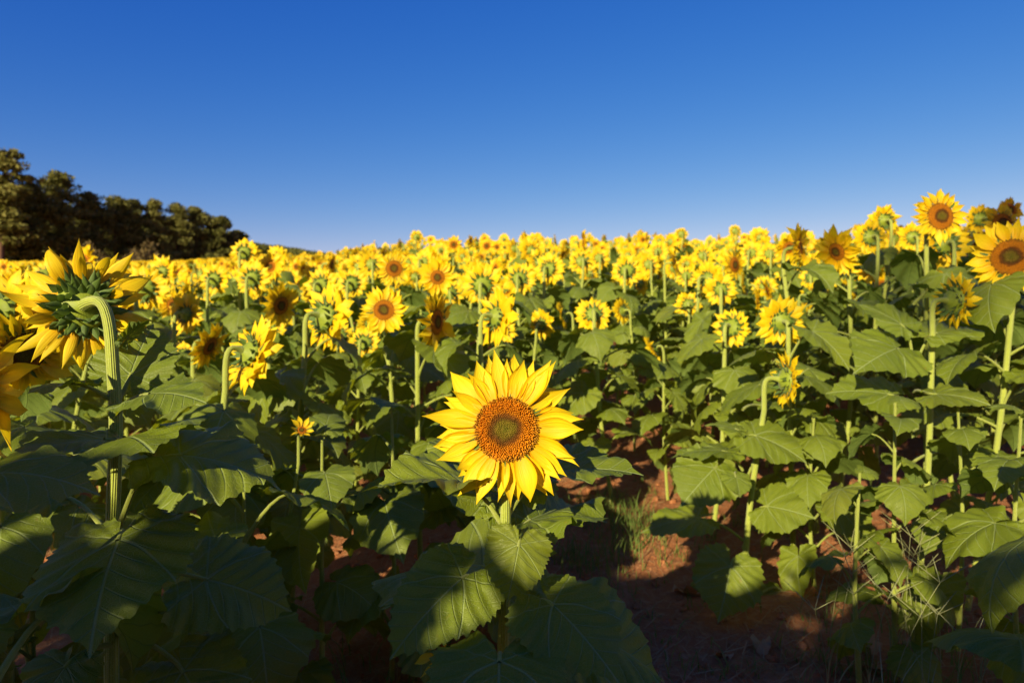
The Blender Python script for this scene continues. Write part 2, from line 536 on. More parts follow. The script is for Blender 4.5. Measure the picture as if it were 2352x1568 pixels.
def disc_geo(Rd, n=24, nr=6, dome=0.18):
    return revolve([(Rd * t, Rd * (dome * (1 - t ** 2) - .05 * np.exp(-(t / .25) ** 2)), t) for t in np.linspace(1.0, 0.001, nr)], n)

def calyx_geo(Rd, n=20, neck=.22):
    pr = [(neck * .05 * Rd, -.66 * Rd), (neck * .7 * Rd, -.64 * Rd), (neck * Rd, -.60 * Rd), (neck * 1.5 * Rd, -.50 * Rd), (.55 * Rd, -.40 * Rd), (.80 * Rd, -.28 * Rd), (.97 * Rd, -.12 * Rd), (1.0 * Rd, 0.0)]
    return revolve([(a, b, i / 7) for i, (a, b) in enumerate(pr)], n)

def bract_geo(Rd, r, n=13, rows=3, na=6, nb=3, curlback=0.0):
    """overlapping pointed bracts on the back of the head"""
    g = Geo()
    for row in range(rows):
        rr = Rd * (1.02 - .17 * row); zz = -Rd * (.05 + .13 * row)
        m = max(5, int(n * (1 - .10 * row)))
        for i in range(m):
            a = (i + row * .45 + r.uniform(-.2, .2)) / m * 2 * np.pi
            l = Rd * r.uniform(.52, .86); w = Rd * r.uniform(.14, .19)
            t = np.linspace(0, 1, na); v = np.linspace(-1, 1, nb)
            prof = np.interp(t, [0, .25, .5, .7, .85, 1], [.85, 1.0, .74, .34, .13, .02])
            ang = -.22 - .20 * row + curlback + r.normal(0, .2) + r.uniform(-1.1, .3) * t ** 1.6
            dr = np.cumsum(np.concatenate([[0], np.diff(t)]) * np.cos(ang)) * l
            dz = np.cumsum(np.concatenate([[0], np.diff(t)]) * np.sin(ang)) * l
            rad = rr + dr[:, None] + 0 * v
            lat = (w * prof)[:, None] * v[None, :] + (r.normal(0, .16) * l * t ** 2)[:, None]
            z = zz + dz[:, None] + (w * prof)[:, None] * .55 * v[None, :] ** 2
            ca, sa = np.cos(a), np.sin(a)
            P = np.stack([rad * ca - lat * sa, rad * sa + lat * ca, z], -1)
            LL = np.stack([t[:, None] + 0 * v, v[None, :] + 0 * t[:, None], np.full((na, nb), r.uniform(0, 1))], -1)
            grid(P, LL, False, 0, g)
    return g

def florets_geo(Rd, r, n=1500, dome=.18):
    """phyllotaxis of tiny pegs over the dome"""
    g = Geo()
    i = np.arange(n)
    t = np.sqrt((i + .5) / n)
    a = i * 2.39996
    z = Rd * (dome * (1 - t ** 2) - .05 * np.exp(-(t / .25) ** 2))
    c = np.stack([Rd * t * np.cos(a), Rd * t * np.sin(a), z], -1)
    sz = Rd * 1.75 / np.sqrt(n) * (0.78 + .30 * t)
    h = Rd * (.035 + .11 * np.clip((t - .45) / .2, 0, 1) * (1 - .35 * np.clip((t - .9) / .1, 0, 1))) * r.uniform(.7, 1.25, n)
    ph = r.uniform(0, 1.57, n)
    V = []; L = []; Q = []
    lean = np.stack([np.cos(a), np.sin(a), np.zeros(n)], -1) * (h * (t * .5))[:, None] + r.normal(0, .12, (n, 3)) * h[:, None] * [1, 1, 0]
    rnd = r.uniform(0, 1, n)
    for lev, (rs, hh, zz) in enumerate([(1.0, -.2, 0.0), (.72, .7, .7), (.30, 1.0, 1.0)]):
        for q in range(4):
            aa = ph + q * np.pi / 2
            p = c + np.stack([np.cos(aa) * sz * rs * .5, np.sin(aa) * sz * rs * .5, h * hh], -1) + lean * max(hh, 0)
            V.append(p); L.append(np.stack([t, rnd, np.full(n, zz)], -1))
    V = np.stack(V, 1).reshape(-1, 3); L = np.stack(L, 1).reshape(-1, 3)
    b = (np.arange(n) * 12)[:, None]
    for lev in range(2):
        for q in range(4):
            Q.append(b + np.array([[lev * 4 + q, lev * 4 + (q + 1) % 4, lev * 4 + 4 + (q + 1) % 4, lev * 4 + 4 + q]]))
    Q.append(b + np.array([[8, 9, 10, 11]]))
    return g.add(V, np.concatenate(Q), L)

def facing(az, el):
    """az 0 = towards the camera, 90 = to the right, 180 = away"""
    a, e = R(az), R(el)
    return np.array([math.sin(a) * math.cos(e), -math.cos(a) * math.cos(e), math.sin(e)])

def frame_z(n, roll=0.0):
    n = norm(n)
    y = np.array([0, 0, 1.0]) - n * n[2]
    y = norm(y) if np.linalg.norm(y) > 1e-3 else np.array([0, 1.0, 0])
    x = np.cross(y, n)
    M4 = np.eye(4); M4[:3, 0] = x; M4[:3, 1] = y; M4[:3, 2] = n
    if roll: M4 = M4 @ np.array(Matrix.Rotation(roll, 4, 'Z'))
    return M4

# ------------------------------------------------------------------ terrain
def sstep(v, a, b):
    t = np.clip((v - a) / (b - a), 0, 1); return t * t * (3 - 2 * t)

def crest_at(u):
    return np.interp(u, [-.6, -.5, -.39, -.28, -.18, 0], [74, 68, 45, 30, 22, 18])

def ground_z(x, y):
    x = np.asarray(x, float); y = np.asarray(y, float)
    yy = np.maximum(y, 0.0)
    u = x / np.maximum(yy, 2.0)
    crest = crest_at(u)
    tgt = np.interp(u, [-.75, -.5, -.39, -.28, -.18, 0, .3, .6], [.112, .112, .116, .118, .130, .138, .140, .143])
    t = tgt * (crest + 5) / crest
    yc = np.minimum(yy, crest)
    z = t * yc * yc / (yc + 5.0)
    over = np.maximum(yy - crest, 0)
    k = sstep(u, -.5, -.3)
    return z + (1 - k) * np.minimum(over * .085, 14) - k * np.minimum(over * .06, 15)

def lattice(n, seed):
    return np.random.default_rng(seed).uniform(-1, 1, (n, n))
LT = lattice(257, 3)
def vnoise(x, y):
    xi = np.floor(x).astype(int); yi = np.floor(y).astype(int)
    fx = x - xi; fy = y - yi
    fx = fx * fx * (3 - 2 * fx); fy = fy * fy * (3 - 2 * fy)
    a = LT[xi % 257, yi % 257]; b = LT[(xi + 1) % 257, yi % 257]; c = LT[xi % 257, (yi + 1) % 257]; d = LT[(xi + 1) % 257, (yi + 1) % 257]
    return (a * (1 - fx) + b * fx) * (1 - fy) + (c * (1 - fx) + d * fx) * fy

def ground_full(x, y):
    z = ground_z(x, y)
    near = 1 - sstep(np.hypot(x, y), 10, 40)
    return z + near * (.030 * vnoise(x * 2.1, y * 2.1) + .014 * vnoise(x * 7 + 9, y * 7) + .007 * vnoise(x * 19, y * 19 + 5))

def axis(dense_a, dense_b, step, far_a, far_b):
    c = list(np.arange(dense_a, dense_b, step))
    s, p = step, c[-1]
    while p < far_b: s *= 1.18; p += s; c.append(p)
    s, p = step, c[0]; pre = []
    while p > far_a: s *= 1.18; p -= s; pre.append(p)
    return np.array(pre[::-1] + c)
gx = axis(-3.2, 3.4, .045, -1800, 1800); gy = axis(1.2, 6.0, .045, -600, 2500)
GX, GY = np.meshgrid(gx, gy, indexing='ij')
g = grid(np.stack([GX, GY, ground_full(GX, GY)], -1), np.zeros(GX.shape + (3,)))
g_o = link("ground", mesh_from(g, "ground", 'soil'))
tag(g_o, "reddish brown bare soil rising into the sunflower field", kind='structure')

def gz(x, y): return float(ground_full(np.array([x]), np.array([y]))[0])

# ------------------------------------------------------------------ leaf pools
POOL = {}
for lod, (na, nr, tn, cnt) in {'mid': (73, 6, 6, 12), 'low': (23, 3, 4, 8), 'tiny': (9, 1, 3, 5)}.items():
    POOL[lod] = [pool_leaf(np.random.default_rng(100 + i), na, nr, tn) for i in range(cnt)]
MID_MESH = [mesh_from(q, "leaf", ['leaf', 'stem']) for q in POOL['mid']]
LOW_MESH = [mesh_from(q, "leaf", ['leaf', 'stem']) for q in POOL['low']]
YEL_MESH = [mesh_from(q, "leaf", ['leaf_yellow', 'stem']) for q in POOL['mid'][:4]]

def leaf_matrix(p, az, pitch, s, roll=0.0):
    return np.array(Matrix.Translation(p) @ Matrix.Rotation(az, 4, 'Z') @ Matrix.Rotation(-pitch, 4, 'Y') @ Matrix.Rotation(roll, 4, 'X') @ Matrix.Scale(s, 4))

def stem_curve(base, H, n, Rd, bow=(0, 0)):
    """stem from base up to the back of the head at H facing n, hooked at the neck"""
    nh = norm([n[0], n[1], 0])
    E = H - n * .50 * Rd
    drop = 0.115 if n[2] < .35 else .10
    reach = 0.055 if n[2] < .35 else .03
    S = H - nh * (reach + .60 * Rd) - np.array([0, 0, drop])
    top = bezier([S, S + np.array([0, 0, drop * .95]), E - n * (.05 + .4 * Rd) + np.array([0, 0, .012]), E], 9)
    h = S[2] - base[2]
    mid = (base + S) / 2 + np.array([bow[0], bow[1], 0]) * h
    low = catmull([base, mid, S], 5)
    return np.vstack([low[:-1], top])

def interp_curve(P, f):
    s = np.concatenate([[0], np.cumsum(np.linalg.norm(np.diff(P, axis=0), axis=1))]); s /= s[-1]
    return np.array([np.interp(f, s, P[:, k]) for k in range(3)])

def leaf_plan(P, r, nleaf, size, lo=.18, hi=.80, az0=None):
    out = []
    az = r.uniform(0, 6.28) if az0 is None else az0
    for i in range(nleaf):
        f = lo + (hi - lo) * (i + r.uniform(-.3, .3)) / max(nleaf - 1, 1)
        f = min(max(f, .06), .87)
        prof = math.sin(math.pi * (0.22 + .68 * (1 - f))) ** .8
        s = size * prof * r.uniform(.8, 1.2)
        if f > .83: s *= .5
        out.append((interp_curve(P, f), az, r.uniform(-.1, .35) - (.35 if f < .25 else 0), s, r.uniform(-.3, .3), f))
        az += 2.39996 + r.normal(0, .3)
    return out

def head_parts(Rd, Lp, r, lod, npet=17, hb=0.0, **kw):
    if lod == 'hero': return (calyx_geo(Rd, 36), bract_geo(Rd, r, 19, 4, 9, 5, curlback=hb), disc_geo(Rd, 48, 8), petals(Rd, Lp, npet, r, 14, 7, **kw))
    if lod == 'mid': return (calyx_geo(Rd, 20), bract_geo(Rd, r, 14, 3, 6, 3), disc_geo(Rd, 24, 6), petals(Rd, Lp, npet, r, 7, 3, **kw))
    if lod == 'low': return (calyx_geo(Rd, 10), bract_geo(Rd, r, 9, 2, 3, 3), disc_geo(Rd, 12, 4), petals(Rd, Lp, npet - 1, r, 5, 3, **{**dict(wid=.27), **kw}))
    return (calyx_geo(Rd, 7), bract_geo(Rd * 1.05, r, 6, 1, 2, 2), disc_geo(Rd, 7, 3), petals(Rd, Lp, 16, r, 4, 3, layers=1, wid=.34))

def build_plant(base, H, n, Rd, Lp, r, label, group=None, lod='mid', nleaf=11, lsize=.22, srad=.0105, cat='sunflower', kw=None,
                bow=None, leaves=True, lo=.18, hi=.80, name='sunflower', path=None, petal_n=17, az0=None):
    """a sunflower thing: Empty > stem, leaf..., flower_head (> bracts, disc, petals). All points in world space"""
    base = np.array(base, float)
    root = bpy.data.objects.new(name, None); COL.objects.link(root)
    root.location = base; root.empty_display_size = .1
    tag(root, label, cat, group)
    H = np.asarray(H, float); n = norm(n)
    bow = bow if bow is not None else (r.normal(0, .03), r.normal(0, .03))
    if path is None: P = stem_curve(base, H, n, Rd, bow)
    else: P = path
    rad = np.interp(np.linspace(0, 1, len(P)), [0, .6, .93, 1], [srad * 1.1, srad * .95, srad * .8, Rd * .24])
    hi_ = lod == 'hero'
    link("stem", mesh_from(tube(P - base, rad, 27 if hi_ else 10, ridge=.05 if hi_ else 0), "stem", 'stem'), root)
    if leaves:
        for (p, az, pit, s, roll, f) in leaf_plan(P, r, nleaf, lsize, lo, hi, az0):
            pool = MID_MESH if lod != 'low' else LOW_MESH
            if f < .22 and r.uniform() < .45: pool = YEL_MESH
            link("leaf", pool[r.integers(len(pool))], root, leaf_matrix(p - base, az, pit, s, roll))
    cal, br, di, pe = head_parts(Rd, Lp, r, lod, petal_n, **(kw or {}))
    Mh = frame_z(n, r.uniform(0, 6.28)); Mh[:3, 3] = H - base
    ho = link("flower_head", mesh_from(cal, "flower_head", 'calyx'), root, Mh)
    link("bracts", mesh_from(br, "bracts", 'bract'), ho)
    link("petals", mesh_from(pe, "petals", 'petal'), ho)
    if hi_:
        di.merge(florets_geo(Rd, r, 1100), mi_map=[1])
        link("disc", mesh_from(di, "disc", ['disc', 'florets']), ho)
    else:
        link("disc", mesh_from(di, "disc", 'disc'), ho)
    return root, P

def custom_leaf(root, stem_pt, base_pt, tip_pt, up, width=1.0, arch=.5, fold=.12, wave=.03, seed=0, pr=.0038, na=161, nr=16, pucker=.012, mats=('leaf', 'stem'), cup=.1):
    """a leaf given by where its petiole leaves the stem, where the blade begins and where it ends (world points)"""
    r = np.random.default_rng(seed)
    o = np.array(root.location)
    base_pt = np.asarray(base_pt, float); tip_pt = np.asarray(tip_pt, float); stem_pt = np.asarray(stem_pt, float)
    d = tip_pt - base_pt; L = np.linalg.norm(d)
    k = arch
    # chord of the bent midrib in blade space
    cx, cz = (math.sin(k) / k, -(1 - math.cos(k)) / k) if abs(k) > 1e-3 else (1, 0)
    ch = math.hypot(cx, cz); Ls = L / ch
    bl = blade(Ls, width, na, nr, r, droop=k, fold=fold, wave=wave, pucker=pucker, cup=cup)
    x = norm(d); up = np.asarray(up, float); z = norm(up - x * np.dot(up, x)); y = np.cross(z, x)
    B = np.eye(4); B[:3, 0] = x; B[:3, 1] = y; B[:3, 2] = z
    tilt = math.atan2(-cz, cx)       # rotate so that the chord lies on x
    Rm = np.array(Matrix.Rotation(-tilt, 4, 'Y'))
    Mx = B @ Rm; Mx[:3, 3] = base_pt - o
    g = Geo(); g.merge(bl, Mx)
    dirb = Mx[:3, 0]
    q = np.linalg.norm(base_pt - stem_pt)
    P = bezier([stem_pt, stem_pt + (base_pt - stem_pt) * .3 + np.array([0, 0, q * .12]), base_pt - dirb * q * .3, base_pt + dirb * .004], 12)
    tube(P - o, np.linspace(pr * 1.25, pr * .8, 12), 12, 1, g)
    return link("leaf", mesh_from(g, "leaf", list(mats)), root)

# ------------------------------------------------------------------ the foreground sunflower
r1 = np.random.default_rng(11)
D1 = 1.12
H1 = at(1163, 985, D1)
b1 = at(1150, 784, D1 + .05); b1[2] = gz(b1[0], b1[1]) - .01
n1 = facing(-4, 6)
P1 = catmull([b1, at(1148, 1700, D1 + .05), at(1155, 1500, D1 + .045), at(1160, 1330, D1 + .04), at(1161, 1190, D1 + .048), at(1163, 1060, D1 + .05), H1 - n1 * .026], 5)
hero, _ = build_plant(b1, H1, n1, .0515, .088, r1, "large open sunflower in sharp focus facing the viewer, alone in front of the field", lod='hero',
                      srad=.0098, leaves=False, path=P1, petal_n=21, kw=dict(tilt=.05, spread=.20, curl=.58, wid=.185, hb=-.35))
UPV = np.array([0, -.55, .85])
st = lambda py, dd=.045: at(1158, py, D1 + dd)
custom_leaf(hero, st(1345), at(1192, 1250, D1 - .05), at(1166, 1380, D1 - .07), (0.1, -1, .45), 1.1, .35, -.1, .045, 21, .0032)          # small heart leaf hanging in front
custom_leaf(hero, st(1430), at(1062, 1326, D1 - .01), at(896, 1505, D1 - .09), (-.1, -.75, .75), .90, .5, .05, .03, 22, .0042)             # big left
custom_leaf(hero, st(1440), at(1270, 1388, D1 - .04), at(1415, 1565, D1 - .12), (.25, -.75, .7), .98, .55, .05, .03, 23, .0042)           # big right
custom_leaf(hero, st(1640), at(1147, 1518, D1 - .12), at(1140, 1800, D1 - .28), (0, -.75, .75), 1.0, .5, .12, .03, 24, .0045)             # bottom, cut by the frame
custom_leaf(hero, st(1215), at(1062, 1108, D1 + .05), at(838, 1136, D1 - .02), (-.05, -.12, 1), .95, .55, .35, .05, 25, .0036)             # upper left, nearly edge-on
custom_leaf(hero, st(1200), at(1262, 1085, D1 + .10), at(1470, 1094, D1 + .06), (.05, -.25, 1), .9, .5, .3, .03, 26, .0034)                # upper right
custom_leaf(hero, st(1290), at(1215, 1195, D1 + .09), at(1345, 1160, D1 + .24), (-.05, -.35, 1), 1.0, .3, .35, .06, 27, .0034)             # ragged one behind
custom_leaf(hero, st(1250), at(1150, 1110, D1 + .14), at(1010, 1010, D1 + .30), (0, -.3, 1), .9, .4, .2, .04, 28, .0034)
custom_leaf(hero, st(1380), at(1110, 1300, D1 + .12), at(905, 1330, D1 + .30), (-.1, -.3, 1), 1.0, .5, .2, .04, 29, .0036)
custom_leaf(hero, st(1480), at(1290, 1430, D1 + .12), at(1530, 1560, D1 + .14), (.2, -.4, 1), 1.0, .5, .2, .04, 30, .0040)
custom_leaf(hero, st(1560), at(1330, 1560, D1 + .18), at(1545, 1660, D1 + .26), (.2, -.4, 1), 1.0, .5, .2, .04, 31, .0040)

# ------------------------------------------------------------------ the big flower seen from behind at the left
r2 = np.random.default_rng(12)
D2 = 1.28
n2 = facing(212, -6)
H2 = at(192, 706, D2 + .02)
b2 = at(262, 784, D2 - .02); b2[2] = gz(b2[0], b2[1]) - .01
P2 = np.vstack([catmull([b2, at(256, 1480, D2 - .02), at(258, 1230, D2 - .02), at(266, 980, D2 - .02), at(258, 820, D2 - .025)], 5)[:-1],
                bezier([at(258, 820, D2 - .025), at(252, 700, D2 - .03), at(236, 672, D2 - .035), H2 - n2 * .026], 10)])
back, _ = build_plant(b2, H2, n2, .048, .092, r2, "big sunflower seen from behind with green bracts and hooked pale stem, by the left edge", lod='hero',
                      srad=.0115, leaves=False, path=P2, petal_n=24, kw=dict(tilt=.30, spread=.65, curl=1.2, wid=.13, missing=.06))
s2 = lambda py: at(262, py, D2 - .02)
custom_leaf(back, s2(1290), at(272, 1238, D2 - .16), at(205, 1500, D2 - .30), (.02, -.85, .55), 1.12, .45, .05, .03, 41, .0050)          # huge shaded leaf
custom_leaf(back, s2(1040), at(245, 1010, D2 - .10), at(5, 1055, D2 - .22), (-.05, -.30, .95), 1.1, .5, .1, .035, 42, .0045)              # lit leaf to the left
custom_leaf(back, s2(1030), at(285, 1005, D2 - .13), at(350, 1035, D2 - .24), (.1, -.4, .9), 1.3, .5, .0, .035, 49, .0040)
custom_leaf(back, s2(1235), at(415, 1045, D2 - .10), at(645, 1118, D2 - .06), (.1, -.35, 1), 1.15, .6, .15, .05, 43, .0045)
custom_leaf(back, s2(1300), at(475, 1330, D2 + .02), at(665, 1400, D2 + .05), (.1, -.5, .85), 1.2, .5, .15, .04, 44, .0045)
custom_leaf(back, s2(985), at(290, 900, D2 + .05), at(400, 870, D2 + .12), (.25, -.8, .5), 1.1, .4, .1, .04, 45, .0035)
custom_leaf(back, s2(950), at(300, 860, D2 + .02), at(352, 750, D2 + .10), (.1, -.95, .2), 1.1, .4, .2, .04, 46, .0035)
custom_leaf(back, s2(960), at(340, 905, D2 - .10), at(468, 930, D2 - .14), (.1, -.4, .9), 1.0, .6, .1, .05, 47, .0035)
custom_leaf(back, s2(925), at(170, 880, D2 - .08), at(70, 905, D2 - .16), (-.1, .1, 1), 1.1, .6, .1, .06, 48, .0035)
custom_leaf(back, s2(1250), at(110, 1130, D2 + .05), at(-60, 1150, D2 + .02), (-.1, -.4, 1), 1.0, .6, .1, .05, 50, .0040)
custom_leaf(back, s2(760), at(292, 775, D2 - .03), at(345, 735, D2 - .05), (.1, .2, 1), .45, .7, .1, .04, 51, .0020)
custom_leaf(back, s2(1480), at(150, 1530, D2 - .12), at(60, 1700, D2 - .2), (-.1, -.7, .7), 1.1, .6, .1, .05, 52, .0045)
custom_leaf(back, s2(1450), at(420, 1540, D2 - .02), at(520, 1720, D2 - .06), (.1, -.7, .7), 1.1, .6, .1, .05, 53, .0045)

# ------------------------------------------------------------------ other plants that can be told apart
# px, py, depth, az, el, disc radius, petal length, base px, leaves, leaf size, label
NEAR = [
 (52, 812, 1.55, 62, -30, .055, .085, 0, 8, .20, "nodding sunflower with dark brown disc just below the big back-turned one at left edge"),
 (-45, 905, 1.02, 100, 0, .045, .085, -70, 0, .18, "blurred close sunflower cut by the left edge, only its petals showing"),
 (8, 715, 1.9, 170, -5, .055, .08, -10, 9, .22, "back-turned sunflower cut by the left edge behind the big one"),
 (575, 812, 2.25, 140, -20, .062, .075, 495, 10, .24, "back-turned drooping sunflower on a leaning pale stem, right of the big left one"),
 (748, 728, 2.6, 140, -8, .070, .080, 680, 10, .24, "wide back-turned sunflower with bright petals on its right, on a bent neck"),
 (882, 712, 3.15, 3, 4, .050, .078, 885, 11, .25, "bright round sunflower facing the viewer above and left of the foreground one"),
 (905, 617, 4.6, 12, 2, .058, .075, 900, 11, .25, "sunflower with orange disc facing the viewer, just above the bright round one"),
 (1003, 740, 2.75, 68, -5, .055, .085, 965, 10, .24, "shaded side-facing sunflower with dark disc right of the bright round one"),
 (1140, 728, 2.8, 130, -5, .055, .080, 1075, 10, .24, "back-turned sunflower on a hooked neck, directly above the foreground bloom"),
 (1108, 655, 3.6, 175, 0, .062, .070, 1085, 10, .24, "back-turned sunflower ringed with short petals behind the hooked-neck one"),
 (1192, 640, 4.6, 172, -12, .062, .068, 1192, 10, .24, "back-turned sunflower on a straight bare stem above the foreground bloom"),
 (1362, 722, 3.7, 178, -20, .052, .060, 1402, 10, .24, "lone back-turned sunflower with bent neck over the leaf mass, right of centre"),
 (1680, 752, 3.35, 140, -12, .058, .055, 1630, 10, .24, "back-turned sunflower with short petals, left of the starry back-turned one"),
 (1795, 738, 3.0, 178, 8, .055, .068, 1806, 10, .24, "starry back-turned sunflower on a straight stem above the side-on one"),
 (1806, 872, 2.6, 93, -4, .052, .070, 1704, 0, .2, "side-on sunflower with hooked neck facing right, standing beside the bare soil"),
 (1838, 567, 3.4, 52, 8, .042, .090, 1880, 10, .25, "sunflower with long loose petals breaking the skyline, left of a downturned one"),
 (1922, 578, 3.5, 292, -20, .050, .095, 1930, 10, .25, "downturned sunflower with orange-brown disc beside the long-petalled skyline one"),
 (1998, 545, 4.3, 184, 0, .062, .065, 2000, 9, .25, "shaded back-turned sunflower on the skyline, the lower of a pair"),
 (2030, 507, 4.7, 184, 10, .060, .065, 2032, 9, .25, "shaded back-turned sunflower on the skyline, the upper of a pair"),
 (2160, 497, 3.05, 4, 4, .063, .072, 2150, 10, .26, "tall many-petalled sunflower with round brown disc highest against the sky at right"),
 (2324, 590, 2.5, -40, 4, .068, .088, 2246, 10, .26, "large sunflower with glowing red-brown disc cut by the right edge"),
 (2192, 690, 2.5, 96, 2, .052, .062, 2098, 0, .2, "side-on sunflower facing right on a tall hooked stem, below the tallest bloom"),
 (2302, 512, 3.9, 0, 4, .058, .065, 2300, 9, .26, "sunflower facing the viewer behind the large one at the right edge"),
 (2322, 482, 5.2, 10, 6, .050, .065, 2322, 9, .26, "small far sunflower head topping the group at the right edge"),
 (2250, 503, 5.0, 182, 8, .062, .060, 2252, 9, .26, "back-turned sunflower between the tallest bloom and the right edge"),
 (2170, 562, 3.6, 176, -4, .065, .075, 2172, 9, .26, "back-turned sunflower hidden partly under the tallest bloom"),
 (2095, 545, 5.4, 175, 4, .060, .070, 2095, 9, .26, "back-turned sunflower just left of and below the tallest bloom"),
 (645, 702, 3.5, 60, -14, .050, .080, 625, 10, .24, "tilted sunflower with dark disc seen edge-on between two wide back-turned ones"),
 (562, 580, 5.2, 176, 2, .062, .070, 560, 10, .25, "back-turned sunflower standing out against the dark wood's end"),
 (398, 700, 4.3, 30, 0, .040, .070, 398, 9, .24, "half-hidden front-facing sunflower left of a back-turned one, mid left"),
 (428, 722, 3.6, 160, -6, .050, .070, 420, 9, .24, "back-turned sunflower with petals on its right overlapping a front-facing one"),
 (333, 662, 3.4, 182, 6, .065, .070, 335, 9, .24, "back-turned sunflower with large green calyx right of the big left flower"),
 (580, 640, 4.3, 176, 0, .062, .068, 575, 9, .24, "back-turned sunflower below the one that stands against the wood's end"),
 (493, 642, 4.6, 172, 0, .058, .065, 484, 9, .24, "back-turned sunflower on a tall pale stem, left of two others like it"),
 (808, 652, 4.8, 172, -5, .062, .066, 805, 9, .24, "back-turned sunflower half behind the bright round one's left shoulder"),
 (738, 655, 4.3, 165, -5, .062, .066, 720, 9, .24, "back-turned sunflower right behind the wide one with a bent neck"),
 (482, 795, 3.0, 80, -25, .045, .070, 470, 9, .22, "brownish drooping sunflower half hidden behind the leaning-stem one"),
 (1687, 608, 4.6, 38, 0, .055, .070, 1690, 9, .24, "front-facing sunflower with bright orange disc, right of centre below the skyline"),
 (1626, 640, 4.3, 120, -5, .055, .080, 1590, 9, .24, "sunflower turned right with a sweep of hanging petals, above the short-petalled one"),
 (1655, 665, 4.0, 165, 0, .048, .060, 1652, 9, .24, "small back-turned sunflower under the orange-disc one"),
 (957, 545, 10.5, 178, 5, .070, .055, 957, 8, .26, "round back-turned sunflower poking above the skyline, left of centre"),
 (1565, 538, 10.5, 178, 5, .070, .055, 1563, 8, .26, "round back-turned sunflower poking above the skyline, right of centre"),
 (1688, 531, 11.0, 178, 5, .070, .055, 1688, 8, .26, "highest small round sunflower poking above the skyline left of the shaded group"),
 (1042, 562, 8.2, 5, 5, .050, .075, 1042, 8, .26, "small front-facing sunflower with orange disc on the skyline at centre"),
 (1118, 565, 9.0, 0, 5, .050, .072, 1118, 8, .26, "small pale front-facing sunflower on the skyline, above the back-turned straight-stemmed one"),
 (1580, 700, 4.9, 170, -10, .05, .06, 1560, 8, .24, "sunflower among the leaves left of the sweep-petalled one"),
 (1262, 618, 4.9, 150, -5, .062, .072, 1250, 9, .24, "back-turned sunflower with a wide petal fan on its right, up beyond the foreground bloom"),
 (1440, 622, 5.1, 160, -5, .066, .068, 1430, 9, .24, "back-turned sunflower with broad green calyx above the lone bent-neck one"),
]
hero_bases = [(b1[0], b1[1]), (b2[0], b2[1])]
hero_heads = [(1163, 985, D1, 190), (178, 722, D2, 170)]
for i, (px, py, d, az, el, Rd, Lp, bpx, nl, ls, lab) in enumerate(NEAR):
    r = np.random.default_rng(500 + i)
    H = at(px, py, d); n = facing(az, el)
    bx = (bpx - 1176) / 1568 * d
    nh = norm([n[0], n[1], 0])
    by = d - nh[1] * .08
    base = np.array([bx, by, gz(bx, by) - .01])
    side = 60 < az < 120
    kw = dict(tilt=.1, spread=.30, curl=.5, wid=.22)
    if az > 110 and az < 250: kw = dict(tilt=.12, spread=.25, curl=.4, wid=.23)
    if (az > 110 and az < 250): Rd, Lp = Rd * .80, Lp * 1.16; kw['wid'] = .27
    ls *= .80; nl = nl + 3 if nl else 0
    lod = 'mid' if d < 7 else 'low'
    build_plant(base, H, n, Rd, Lp, r, lab, lod=lod, nleaf=nl, lsize=ls, srad=.0105 if d > 1.4 else .011, kw=kw, leaves=nl > 0,
                lo=.2, hi=.80)
    hero_bases.append((bx, by)); hero_heads.append((px, py, d, (Rd + Lp) / d * 1568))

roots = {o['label']: o for o in COL.objects if 'label' in o}
def root_with(s): return next(o for l, o in roots.items() if s in l)

# leaves of the side-on flower beside the bare soil
pa = root_with("standing beside the bare soil"); DA = 2.6
sa = lambda py: at(1706, py, DA)
for j, (spy, bpx, bpy_, bd, tpx, tpy, td, up, w, ar) in enumerate([
    (1130, 1640, 1075, -.05, 1565, 1160, -.12, (-.1, -.8, .6), 1.15, .4),
    (1080, 1660, 1035, -.02, 1545, 1050, 0, (-.1, -.1, 1), 1.0, .5),
    (1110, 1690, 1095, -.15, 1700, 1140, -.2, (.1, -.9, .4), 1.3, .4),
    (1120, 1790, 1010, .1, 1865, 1055, .05, (.1, -.5, .9), 1.0, .5),
    (1010, 1735, 1000, -.06, 1850, 1060, -.12, (.1, -.6, .9), 1.1, .5),
    (1000, 1690, 985, -.06, 1620, 975, 0, (-.1, -.1, 1), .8, .5),
    (1260, 1762, 1162, -.03, 1868, 1190, -.1, (.2, -.75, .6), 1.2, .4),
    (1240, 1600, 1190, .0, 1475, 1222, .02, (-.1, -.25, 1), 1.0, .5),
    (1310, 1678, 1300, -.18, 1650, 1425, -.25, (-.02, -1, .35), 1.15, .3),
    (1400, 1800, 1360, .1, 1840, 1450, .1, (.2, -.9, .3), 1.0, .4),
    (1420, 1630, 1330, .12, 1585, 1420, .1, (-.3, -.6, .5), .6, .5),
    (940, 1760, 930, .1, 1830, 945, .1, (.1, -.2, 1), .9, .5)]):
    custom_leaf(pa, sa(spy), at(bpx, bpy_, DA + bd), at(tpx, tpy, DA + td), up, w, ar, .1, .035, 300 + j, .0045, 105, 9)
yl = custom_leaf(pa, sa(1440), at(1706, 1435, DA - .06), at(1700, 1520, DA - .09), (0, -1, .2), .9, .3, .1, .05, 330, .003, 105, 9, mats=('leaf_yellow', 'stem'))
yl['label'] = "withered yellow-green leaf hanging at the foot of the stem"

